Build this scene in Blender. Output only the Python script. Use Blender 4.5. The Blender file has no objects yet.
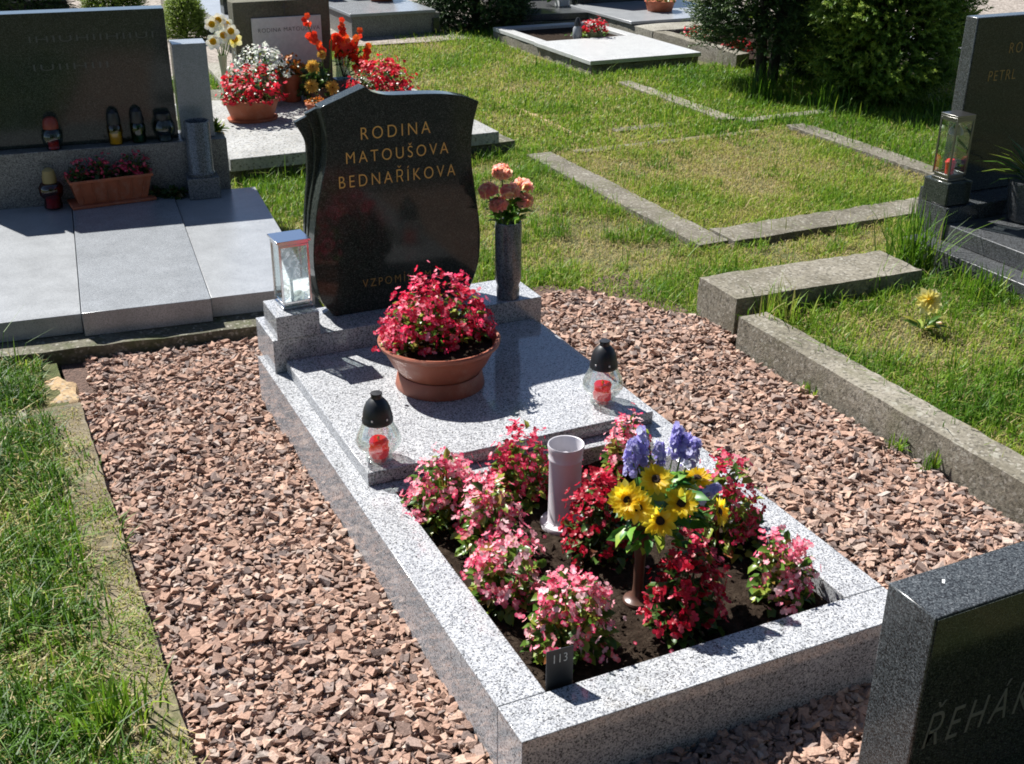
import bpy, bmesh, math, random
import numpy as np
from mathutils import Vector, Matrix, noise as mnoise

R = math.radians
PI = math.pi
random.seed(7)
rng = np.random.default_rng(11)
scene = bpy.context.scene
COL = scene.collection

# ------------------------------------------------------------------ camera
CAM_P = (-0.7905, -1.5910, 1.7914)
CAM_F = 1178.216
CAM_YAW, CAM_PITCH, CAM_ROLL = -0.4470, 0.4399, 0.0079


def cam_axes():
    cy, sy = math.cos(CAM_YAW), math.sin(CAM_YAW)
    cp, sp = math.cos(CAM_PITCH), math.sin(CAM_PITCH)
    f = Vector((-sy * cp, cy * cp, -sp))
    r = Vector((cy, sy, 0))
    u = r.cross(f)
    cr, sr = math.cos(CAM_ROLL), math.sin(CAM_ROLL)
    return cr * r + sr * u, -sr * r + cr * u, f


r_, u_, f_ = cam_axes()
cd = bpy.data.cameras.new('camera')
cam = bpy.data.objects.new('camera', cd)
COL.objects.link(cam)
cd.sensor_width = 36.0
cd.sensor_fit = 'HORIZONTAL'
cd.lens = CAM_F / 1024 * 36.0
cd.clip_start = 0.05
cd.clip_end = 500
cam.matrix_world = Matrix(((r_.x, u_.x, -f_.x, CAM_P[0]), (r_.y, u_.y, -f_.y, CAM_P[1]),
                           (r_.z, u_.z, -f_.z, CAM_P[2]), (0, 0, 0, 1)))
scene.camera = cam

# ------------------------------------------------------------------ light
SUN = Vector((-0.32, 0.78, 1.0)).normalized()
sl = bpy.data.lights.new('sun', 'SUN')
sl.energy = 5.0
sl.angle = R(0.53)
sl.color = (1.0, 0.975, 0.93)
so = bpy.data.objects.new('sun', sl)
so.rotation_euler = SUN.to_track_quat('Z', 'Y').to_euler()
COL.objects.link(so)
w = bpy.data.worlds.new('World')
scene.world = w
w.use_nodes = True
nt = w.node_tree
sky = nt.nodes.new('ShaderNodeTexSky')
sky.sky_type = 'NISHITA'
sky.sun_disc = False
sky.sun_elevation = math.asin(SUN.z)
sky.sun_rotation = math.atan2(SUN.x, SUN.y)
sky.air_density = 0.6
sky.dust_density = 0.3
nt.links.new(sky.outputs[0], nt.nodes['Background'].inputs[0])
nt.nodes['Background'].inputs[1].default_value = 0.06
scene.view_settings.view_transform = 'Standard'
scene.view_settings.look = 'None'
scene.view_settings.gamma = 1
scene.view_settings.exposure = 1.10
scene.view_settings.use_curve_mapping = False
scene.render.engine = 'CYCLES'
scene.cycles.max_bounces = 8
scene.cycles.transparent_max_bounces = 16
scene.cycles.use_denoising = True
scene.cycles.filter_width = 1.8


# ------------------------------------------------------------------ materials
class NM:
    """small node-building helper"""
    def __init__(self, name):
        self.m = bpy.data.materials.new(name)
        self.m.use_nodes = True
        self.t = self.m.node_tree
        self.b = self.t.nodes['Principled BSDF']
        self.out = self.t.nodes['Material Output']
        self._co = None

    def n(self, typ, **kw):
        x = self.t.nodes.new('ShaderNode' + typ)
        for k, v in kw.items():
            setattr(x, k, v)
        return x

    def l(self, a, b):
        self.t.links.new(a, b)

    def co(self):
        if self._co is None:
            self._co = self.n('TexCoord').outputs['Object']
        return self._co

    def noise(self, scale, detail=3, rough=0.6, dist=0.0):
        x = self.n('TexNoise')
        x.inputs['Scale'].default_value = scale
        x.inputs['Detail'].default_value = detail
        x.inputs['Roughness'].default_value = rough
        x.inputs['Distortion'].default_value = dist
        self.l(self.co(), x.inputs['Vector'])
        return x.outputs['Fac']

    def ramp(self, fac, stops, interp='LINEAR'):
        x = self.n('ValToRGB')
        cr = x.color_ramp
        cr.interpolation = interp
        while len(cr.elements) < len(stops):
            cr.elements.new(0.5)
        for e, (p, c) in zip(cr.elements, stops):
            e.position = p
            e.color = (c[0], c[1], c[2], 1) if not isinstance(c, (int, float)) else (c, c, c, 1)
        self.l(fac, x.inputs[0])
        return x.outputs[0]

    def mix(self, a, b, fac, typ='MIX'):
        x = self.n('MixRGB', blend_type=typ)
        for i, v in ((1, a), (2, b), (0, fac)):
            if hasattr(v, 'is_linked'):
                self.l(v, x.inputs[i])
            elif i == 0:
                x.inputs[0].default_value = v
            else:
                x.inputs[i].default_value = (v[0], v[1], v[2], 1)
        return x.outputs[0]

    def base(self, c):
        if hasattr(c, 'is_linked'):
            self.l(c, self.b.inputs['Base Color'])
        else:
            self.b.inputs['Base Color'].default_value = (c[0], c[1], c[2], 1)

    def rough(self, v):
        if hasattr(v, 'is_linked'):
            self.l(v, self.b.inputs['Roughness'])
        else:
            self.b.inputs['Roughness'].default_value = v

    def bump(self, h, strength=0.3, dist=0.005):
        x = self.n('Bump')
        x.inputs['Strength'].default_value = strength
        x.inputs['Distance'].default_value = dist
        self.l(h, x.inputs['Height'])
        self.l(x.outputs[0], self.b.inputs['Normal'])

    def set(self, **kw):
        for k, v in kw.items():
            self.b.inputs[k.replace('_', ' ')].default_value = v

    def translucent(self, col, fac):
        tr = self.n('BsdfTranslucent')
        if hasattr(col, 'is_linked'):
            self.l(col, tr.inputs[0])
        else:
            tr.inputs[0].default_value = (*col, 1)
        mx = self.n('MixShader')
        mx.inputs[0].default_value = fac
        self.l(self.b.outputs[0], mx.inputs[1])
        self.l(tr.outputs[0], mx.inputs[2])
        self.l(mx.outputs[0], self.out.inputs[0])


def granite(name, stops, scale=240, rough=0.2, blot=0.12, coat=0.0, spec=0.5):
    k = NM(name)
    v = k.n('TexVoronoi')
    v.inputs['Scale'].default_value = scale
    v.inputs['Randomness'].default_value = 1
    wn = k.n('TexNoise')
    wn.inputs['Scale'].default_value = scale * 0.8
    wn.inputs['Detail'].default_value = 2
    k.l(k.co(), wn.inputs['Vector'])
    off = k.n('VectorMath', operation='MULTIPLY_ADD')
    k.l(wn.outputs['Color'], off.inputs[0])
    off.inputs[1].default_value = (1.6 / scale,) * 3
    k.l(k.co(), off.inputs[2])
    k.l(off.outputs[0], v.inputs['Vector'])
    sep = k.n('SeparateColor')
    k.l(v.outputs['Color'], sep.inputs[0])
    c = k.ramp(sep.outputs[0], stops, 'CONSTANT')
    big = k.ramp(k.noise(9, 4), [(0.3, 1 - blot), (0.7, 1 + 0 * blot)])
    c = k.mix(c, big, 1.0, 'MULTIPLY')
    k.base(c)
    k.rough(rough)
    k.set(Specular_IOR_Level=spec)
    return k.m


def concrete(name, c0=(0.25, 0.228, 0.185), c1=(0.125, 0.112, 0.082), moss=(0.095, 0.092, 0.042), mossamt=0.45, sc=1.0, spots=0.6):
    k = NM(name)
    big = k.noise(3.2 * sc, 5, 0.65)
    c = k.mix(c1, c0, k.ramp(big, [(0.33, 0.0), (0.62, 1.0)]))
    fine = k.noise(70 * sc, 3, 0.7)
    c = k.mix(c, k.ramp(fine, [(0.3, 0.55), (0.55, 1.0), (0.75, 1.35)]), 0.8, 'MULTIPLY')
    v = k.n('TexVoronoi')
    v.inputs['Scale'].default_value = 110
    k.l(k.co(), v.inputs['Vector'])
    sep = k.n('SeparateColor')
    k.l(v.outputs['Color'], sep.inputs[0])
    c = k.mix(c, (0.32, 0.30, 0.26), k.ramp(sep.outputs[0], [(0.88, 0.0), (0.92, spots)]))
    c = k.mix(c, (0.05, 0.046, 0.036), k.ramp(sep.outputs[1], [(0.86, 0.0), (0.9, spots)]))
    m = k.ramp(k.noise(7 * sc, 6, 0.7), [(0.52, 0.0), (0.68, mossamt)])
    c = k.mix(c, moss, m)
    lich = k.ramp(k.noise(23 * sc, 2, 0.5), [(0.66, 0.0), (0.70, spots * 0.9)])
    c = k.mix(c, (0.33, 0.32, 0.27), lich)
    k.base(c)
    k.rough(0.92)
    k.set(Specular_IOR_Level=0.25)
    k.bump(k.noise(95 * sc, 4, 0.7), 0.6, 0.006)
    return k.m


def plain(name, col, rough=0.5, metallic=0.0, var=0.0, vsc=30, bump=0.0, spec=0.5, lime=0.0):
    k = NM(name)
    if var:
        c = k.mix(col, k.ramp(k.noise(vsc, 4), [(0.3, 1 - var), (0.7, 1 + var)]), 1.0, 'MULTIPLY')
        if lime:
            c = k.mix(c, (0.45, 0.30, 0.22), k.ramp(k.noise(vsc * 1.3 + 3, 6, 0.7), [(0.50, 0.0), (0.72, lime)]))
        k.base(c)
    else:
        k.base(col)
    k.rough(rough)
    k.set(Metallic=metallic, Specular_IOR_Level=spec)
    if bump:
        k.bump(k.noise(vsc * 3, 3), bump, 0.003)
    return k.m


def island(name, stops, rough=0.5, trans=0.0, sat=None, spec=0.4, tint=None):
    """colour drawn per loose piece (a leaf, a stone, a flower)"""
    k = NM(name)
    g = k.n('NewGeometry')
    c = k.ramp(g.outputs['Random Per Island'], stops)
    if tint is not None:
        a = k.n('Attribute', attribute_name='tone')
        c = k.mix(c, tint[0], k.ramp(a.outputs['Fac'], [(tint[1], tint[3] if len(tint) > 3 else 1.0), (tint[2], 0.0)]))
    k.base(c)
    k.rough(rough)
    k.set(Specular_IOR_Level=spec)
    if trans:
        k.translucent(c, trans)
    return k


def tone_mat(name, stops, rough=0.55, trans=0.0, spec=0.3):
    k = NM(name)
    a = k.n('Attribute', attribute_name='tone')
    c = k.ramp(a.outputs['Fac'], stops)
    k.base(c)
    k.rough(rough)
    k.set(Specular_IOR_Level=spec)
    if trans:
        k.translucent(c, trans)
    return k.m


def glass(name, tint=(1, 1, 1), refl=0.12, rough=0.02, dark=0.9, dust=0.0):
    k = NM(name)
    k.t.nodes.remove(k.b)
    tr = k.n('BsdfTransparent')
    tr.inputs[0].default_value = (tint[0] * dark, tint[1] * dark, tint[2] * dark, 1)
    gl = k.n('BsdfGlossy')
    gl.inputs['Roughness'].default_value = rough
    gl.inputs['Color'].default_value = (0.9, 0.95, 0.92, 1)
    fr = k.n('LayerWeight')
    fr.inputs[0].default_value = 0.25
    mr = k.n('MapRange')
    mr.inputs[3].default_value = refl * 0.5
    mr.inputs[4].default_value = min(1, refl * 2.2)
    k.l(fr.outputs['Facing'], mr.inputs[0])
    mx = k.n('MixShader')
    k.l(mr.outputs[0], mx.inputs[0])
    k.l(tr.outputs[0], mx.inputs[1])
    k.l(gl.outputs[0], mx.inputs[2])
    if dust:
        df = k.n('BsdfDiffuse')
        df.inputs[0].default_value = (0.7, 0.72, 0.68, 1)
        m2 = k.n('MixShader')
        m2.inputs[0].default_value = dust
        k.l(mx.outputs[0], m2.inputs[1])
        k.l(df.outputs[0], m2.inputs[2])
        mx = m2
    k.l(mx.outputs[0], k.out.inputs[0])
    return k.m


M = {}
M['granite'] = granite('speckled_granite', [(0, 0.07), (0.09, (0.17, 0.175, 0.188)), (0.26, (0.31, 0.318, 0.335)), (0.5, (0.425, 0.432, 0.447)), (0.8, (0.53, 0.536, 0.542))], 340, 0.09, blot=0.2)
M['granite_blue'] = granite('fine_grey_granite', [(0, (0.17, 0.183, 0.197)), (0.15, (0.235, 0.25, 0.265)), (0.5, (0.28, 0.295, 0.31)), (0.8, (0.32, 0.333, 0.35))], 420, 0.24, blot=0.22)
M['granite_warm'] = granite('warm_grey_granite', [(0, (0.21, 0.22, 0.23)), (0.12, (0.285, 0.296, 0.307)), (0.5, (0.325, 0.336, 0.346)), (0.85, (0.365, 0.374, 0.382))], 420, 0.28, blot=0.22)
M['granite_mid'] = granite('mid_grey_granite', [(0, 0.06), (0.25, (0.13, 0.13, 0.125)), (0.5, (0.19, 0.19, 0.18)), (0.8, (0.27, 0.265, 0.255))], 300, 0.4)
M['granite_dark'] = granite('polished_dark_granite', [(0, (0.016, 0.020, 0.017)), (0.35, (0.032, 0.038, 0.032)), (0.68, (0.052, 0.060, 0.051)), (0.9, (0.085, 0.093, 0.082))], 420, 0.09, spec=0.28)
M['granite_dark_top'] = granite('dark_speckled_granite', [(0, 0.02), (0.3, (0.044, 0.049, 0.052)), (0.62, (0.072, 0.080, 0.084)), (0.88, (0.125, 0.134, 0.14))], 380, 0.2)
M['granite_slate'] = granite('dark_grey_granite', [(0, 0.025), (0.3, (0.055, 0.058, 0.06)), (0.62, (0.08, 0.085, 0.09)), (0.88, (0.12, 0.125, 0.13))], 320, 0.3)
M['granite_pale'] = granite('pale_granite', [(0, (0.26, 0.265, 0.265)), (0.12, (0.40, 0.405, 0.40)), (0.5, (0.47, 0.475, 0.468)), (0.85, (0.53, 0.53, 0.52))], 300, 0.4)
M['vase_stone'] = granite('blue_grey_granite', [(0, 0.05), (0.3, (0.11, 0.118, 0.13)), (0.55, (0.15, 0.158, 0.17)), (0.85, (0.21, 0.217, 0.23))], 330, 0.2)
M['concrete'] = concrete('weathered_concrete')
M['concrete_pale'] = concrete('pale_concrete', (0.31, 0.295, 0.25), (0.20, 0.185, 0.15), mossamt=0.3)
M['concrete_moss'] = concrete('mossy_concrete', (0.15, 0.14, 0.105), (0.08, 0.078, 0.052), (0.06, 0.075, 0.024), 0.7)
M['concrete_old'] = concrete('old_sunken_concrete', (0.185, 0.168, 0.135), (0.10, 0.09, 0.066), (0.075, 0.075, 0.033), 0.6, spots=0.5)
M['dirty_edging'] = concrete('dirt_covered_edging', (0.23, 0.19, 0.125), (0.10, 0.08, 0.048), (0.075, 0.085, 0.028), 0.95, sc=1.6, spots=0.2)
M['stone_brown'] = concrete('sandstone', (0.46, 0.33, 0.19), (0.33, 0.22, 0.12), mossamt=0.05)
M['rough_slab'] = concrete('rough_granite_slab', (0.36, 0.36, 0.35), (0.24, 0.24, 0.23), mossamt=0.1)
M['render'] = concrete('brown_render', (0.135, 0.125, 0.095), (0.09, 0.085, 0.06), mossamt=0.2, spots=0.0)
M['terracotta'] = plain('terracotta_plastic', (0.27, 0.078, 0.042), 0.5, var=0.14, vsc=14, lime=0.35)
M['terracotta2'] = plain('orange_terracotta', (0.34, 0.088, 0.036), 0.6, var=0.16, vsc=16, lime=0.3)
M['black_plastic'] = plain('black_plastic', (0.014, 0.015, 0.017), 0.42)
M['grey_plastic'] = plain('grey_plastic', (0.56, 0.54, 0.57), 0.4, var=0.06, vsc=12)
M['brown_plastic'] = plain('brown_plastic', (0.085, 0.042, 0.030), 0.32)
M['wax'] = plain('red_wax', (0.78, 0.015, 0.02), 0.45)
M['wax'].node_tree.nodes['Principled BSDF'].inputs['Subsurface Weight'].default_value = 0.25
M['wax'].node_tree.nodes['Principled BSDF'].inputs['Subsurface Radius'].default_value = (0.02, 0.004, 0.004)
k = NM('clear_red_wax')
k.base((0.85, 0.012, 0.022)); k.rough(0.4); k.translucent((0.95, 0.03, 0.04), 0.55)
M['bright_wax'] = k.m
M['white_wax'] = plain('white_wax', (0.75, 0.72, 0.68), 0.5)
M['chrome'] = plain('chromed_metal', (0.72, 0.73, 0.74), 0.16, 1.0)
M['dull_metal'] = plain('brushed_metal', (0.22, 0.215, 0.20), 0.32, 1.0)
M['gold'] = plain('gold_paint', (0.78, 0.46, 0.12), 0.4)
M['gold_dim'] = plain('dull_gold_paint', (0.34, 0.20, 0.05), 0.5)
M['grey_letter'] = plain('grey_letter_paint', (0.13, 0.135, 0.13), 0.6)
M['dim_letter'] = plain('faded_letter_paint', (0.058, 0.066, 0.062), 0.55)
M['dark_letter'] = plain('dark_letter_paint', (0.06, 0.055, 0.055), 0.6)
M['white_letter'] = plain('white_letter_paint', (0.62, 0.64, 0.64), 0.6)
M['plaque'] = plain('pale_stone_plaque', (0.55, 0.54, 0.55), 0.45, var=0.08, vsc=40)
M['glass'] = glass('clear_glass', (0.97, 1.0, 0.97), 0.34, 0.04, 0.92, 0.06)
M['pane'] = glass('window_glass', (0.97, 1, 1), 0.14, 0.01, 0.93)
k = NM('etched_glass')
tl = k.n('BsdfTranslucent')
tl.inputs[0].default_value = (0.85, 0.88, 0.90, 1)
tp = k.n('BsdfTransparent')
mxs = k.n('MixShader')
k.l(k.ramp(k.noise(38, 3, 0.6, 1.5), [(0.42, 0.75), (0.56, 0.25)]), mxs.inputs[0])
k.l(tp.outputs[0], mxs.inputs[1])
k.l(tl.outputs[0], mxs.inputs[2])
k.l(mxs.outputs[0], k.out.inputs[0])
M['etched'] = k.m
M['red_glass'] = glass('red_glass', (0.5, 0.02, 0.02), 0.12, 0.05, 0.9)
M['green_glass'] = glass('green_glass', (0.05, 0.35, 0.08), 0.12, 0.05, 0.9)
M['grey_glass'] = glass('smoky_glass', (0.5, 0.58, 0.58), 0.12, 0.05, 0.9)
M['amber_glass'] = glass('amber_glass', (0.75, 0.55, 0.08), 0.12, 0.05, 0.9)
M['bark'] = plain('dark_bark', (0.03, 0.022, 0.016), 0.9, var=0.35, vsc=25, bump=0.6)
M['stem'] = plain('green_stem', (0.10, 0.17, 0.03), 0.55)

k = NM('potting_soil')
c = k.ramp(k.noise(55, 6, 0.75), [(0.3, (0.010, 0.007, 0.005)), (0.5, (0.026, 0.018, 0.013)), (0.72, (0.060, 0.045, 0.033))])
c = k.mix(c, (0.060, 0.046, 0.034), k.ramp(k.noise(7, 4), [(0.5, 0.0), (0.7, 0.4)]))
k.base(c); k.rough(1.0); k.set(Specular_IOR_Level=0.05); k.bump(k.noise(120, 4, 0.7), 0.8, 0.01)
M['soil'] = k.m

k = NM('earth_with_thatch')
c = k.ramp(k.noise(38, 6, 0.75), [(0.28, (0.05, 0.06, 0.016)), (0.5, (0.13, 0.125, 0.042)), (0.75, (0.26, 0.21, 0.10))])
c = k.mix(c, (0.05, 0.085, 0.014), k.ramp(k.noise(2.2, 5), [(0.4, 0.0), (0.62, 0.7)]))
k.base(c); k.rough(0.95); k.bump(k.noise(90, 4, 0.7), 1.0, 0.02)
M['earth'] = k.m

k = NM('gravel_bed')
c = k.ramp(k.noise(60, 5, 0.7), [(0.3, (0.05, 0.032, 0.025)), (0.6, (0.14, 0.085, 0.064))])
k.base(c); k.rough(0.95); k.bump(k.noise(80, 3), 1.0, 0.02)
M['gravel_bed'] = k.m

k = NM('pale_path_gravel')
v = k.n('TexVoronoi'); v.inputs['Scale'].default_value = 45
k.l(k.co(), v.inputs['Vector'])
sp = k.n('SeparateColor'); k.l(v.outputs['Color'], sp.inputs[0])
c = k.ramp(sp.outputs[0], [(0.0, (0.13, 0.11, 0.09)), (0.5, (0.23, 0.195, 0.165)), (1.0, (0.33, 0.29, 0.25))])
k.base(c); k.rough(0.95); k.bump(v.outputs['Distance'], 0.6, 0.01)
M['path_gravel'] = k.m

kk = island('pink_crushed_stone', [(0.0, (0.15, 0.118, 0.108)), (0.16, (0.25, 0.170, 0.138)), (0.40, (0.355, 0.225, 0.170)), (0.64, (0.43, 0.280, 0.212)),
                                  (0.78, (0.24, 0.195, 0.178)), (0.91, (0.48, 0.335, 0.258)), (1.0, (0.38, 0.325, 0.29))], 0.95, spec=0.08)
c0 = kk.b.inputs['Base Color'].links[0].from_socket
kk.base(kk.mix(c0, kk.ramp(kk.noise(140, 4, 0.7), [(0.3, 0.6), (0.6, 1.1)]), 0.85, 'MULTIPLY'))
kk.bump(kk.noise(190, 3), 0.5, 0.004)
M['stones'] = kk.m

GRASS = [(0.0, (0.030, 0.085, 0.008)), (0.25, (0.080, 0.185, 0.012)), (0.5, (0.165, 0.285, 0.020)), (0.68, (0.285, 0.355, 0.040)), (0.84, (0.43, 0.37, 0.13)), (1.0, (0.45, 0.355, 0.19))]
M['grass'] = tone_mat('grass_blades', GRASS, 0.5, 0.42)
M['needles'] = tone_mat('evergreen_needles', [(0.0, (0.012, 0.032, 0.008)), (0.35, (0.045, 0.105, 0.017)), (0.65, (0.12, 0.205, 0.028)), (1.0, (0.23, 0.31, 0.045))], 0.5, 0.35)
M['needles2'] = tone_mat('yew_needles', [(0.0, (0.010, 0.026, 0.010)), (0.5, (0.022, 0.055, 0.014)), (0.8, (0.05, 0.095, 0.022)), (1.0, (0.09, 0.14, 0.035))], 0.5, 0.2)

LEAF = [(0, (0.045, 0.11, 0.016)), (0.4, (0.09, 0.18, 0.022)), (0.72, (0.19, 0.27, 0.035)), (0.9, (0.32, 0.36, 0.06)), (1.0, (0.30, 0.09, 0.04))]
DARKLEAF = [(0, (0.018, 0.05, 0.012)), (0.5, (0.045, 0.10, 0.02)), (0.85, (0.09, 0.16, 0.03)), (1.0, (0.14, 0.05, 0.03))]
M['leaf'] = island('begonia_leaf', LEAF, 0.35, 0.35).m
M['leaf_dark'] = island('dark_leaf', DARKLEAF, 0.35, 0.3).m
PALE = ((0.95, 0.66, 0.68), 0.0, 0.62, 0.75)
M['stem_leaf'] = island('fresh_green_leaf', [(0, (0.04, 0.12, 0.016)), (0.6, (0.10, 0.23, 0.03)), (1, (0.20, 0.33, 0.05))], 0.4, 0.45).m
M['fl_pink'] = island('pink_petal', [(0, (0.66, 0.025, 0.095)), (0.25, (0.82, 0.075, 0.19)), (0.5, (0.90, 0.19, 0.31)), (0.8, (0.95, 0.50, 0.56)), (0.92, (0.96, 0.74, 0.76)), (1.0, (0.86, 0.12, 0.12))], 0.45, 0.5, tint=PALE).m
M['fl_deep'] = island('deep_pink_petal', [(0, (0.48, 0.008, 0.045)), (0.45, (0.68, 0.018, 0.085)), (0.8, (0.80, 0.07, 0.17)), (1.0, (0.88, 0.28, 0.36))], 0.45, 0.5, tint=((0.88, 0.42, 0.45), 0.0, 0.5, 0.6)).m
M['fl_bowl'] = island('magenta_red_petal', [(0, (0.56, 0.010, 0.035)), (0.45, (0.70, 0.02, 0.085)), (0.75, (0.80, 0.06, 0.17)), (1.0, (0.90, 0.34, 0.42))], 0.45, 0.5, tint=((0.9, 0.45, 0.50), 0.0, 0.4, 0.6)).m
M['fl_red'] = island('crimson_petal', [(0, (0.24, 0.002, 0.010)), (0.5, (0.43, 0.004, 0.022)), (0.85, (0.60, 0.014, 0.05)), (1.0, (0.76, 0.10, 0.16))], 0.4, 0.45).m
M['fl_scarlet'] = island('scarlet_petal', [(0, (0.40, 0.004, 0.012)), (0.5, (0.60, 0.008, 0.024)), (1.0, (0.76, 0.03, 0.06))], 0.5, 0.4, tint=((0.85, 0.3, 0.3), 0.0, 0.2, 0.2)).m
M['fl_orange'] = island('orange_red_petal', [(0, (0.66, 0.03, 0.010)), (0.5, (0.82, 0.06, 0.018)), (1.0, (0.88, 0.15, 0.02))], 0.45, 0.35).m
M['fl_brown'] = island('rusty_orange_petal', [(0, (0.38, 0.10, 0.012)), (0.6, (0.55, 0.17, 0.02)), (1.0, (0.62, 0.24, 0.03))], 0.5, 0.3).m
M['fl_yellow'] = island('yellow_petal', [(0, (0.92, 0.66, 0.02)), (0.5, (0.95, 0.76, 0.05)), (1.0, (0.96, 0.83, 0.14))], 0.45, 0.72, tint=((0.92, 0.50, 0.01), 0.0, 0.4, 0.7)).m
M['fl_pale'] = island('pale_yellow_petal', [(0, (0.90, 0.78, 0.18)), (1.0, (0.94, 0.88, 0.50))], 0.45, 0.5, tint=((0.90, 0.70, 0.03), 0.1, 0.5)).m
M['fl_mum'] = island('amber_petal', [(0, (0.62, 0.36, 0.05)), (1.0, (0.80, 0.55, 0.14))], 0.5, 0.3).m
M['fl_white'] = island('white_petal', [(0, (0.72, 0.76, 0.62)), (0.7, (0.84, 0.86, 0.80)), (0.97, (0.85, 0.85, 0.82)), (1.0, (0.35, 0.03, 0.22))], 0.5, 0.3).m
M['fl_violet'] = island('violet_blue_floret', [(0, (0.30, 0.26, 0.60)), (0.4, (0.46, 0.42, 0.80)), (0.7, (0.62, 0.59, 0.88)), (1.0, (0.82, 0.84, 0.92))], 0.5, 0.5).m
M['fl_coral'] = island('coral_petal', [(0, (0.93, 0.36, 0.32)), (0.5, (0.95, 0.50, 0.44)), (0.8, (0.96, 0.64, 0.44)), (1.0, (0.96, 0.80, 0.36))], 0.5, 0.65, tint=((0.96, 0.76, 0.22), 0.05, 0.6, 0.5)).m
M['disc'] = plain('dark_seed_disc', (0.028, 0.012, 0.006), 0.9, var=0.5, vsc=300, bump=0.8)
M['cup'] = plain('deep_yellow_cup', (0.90, 0.56, 0.015), 0.5)


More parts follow.
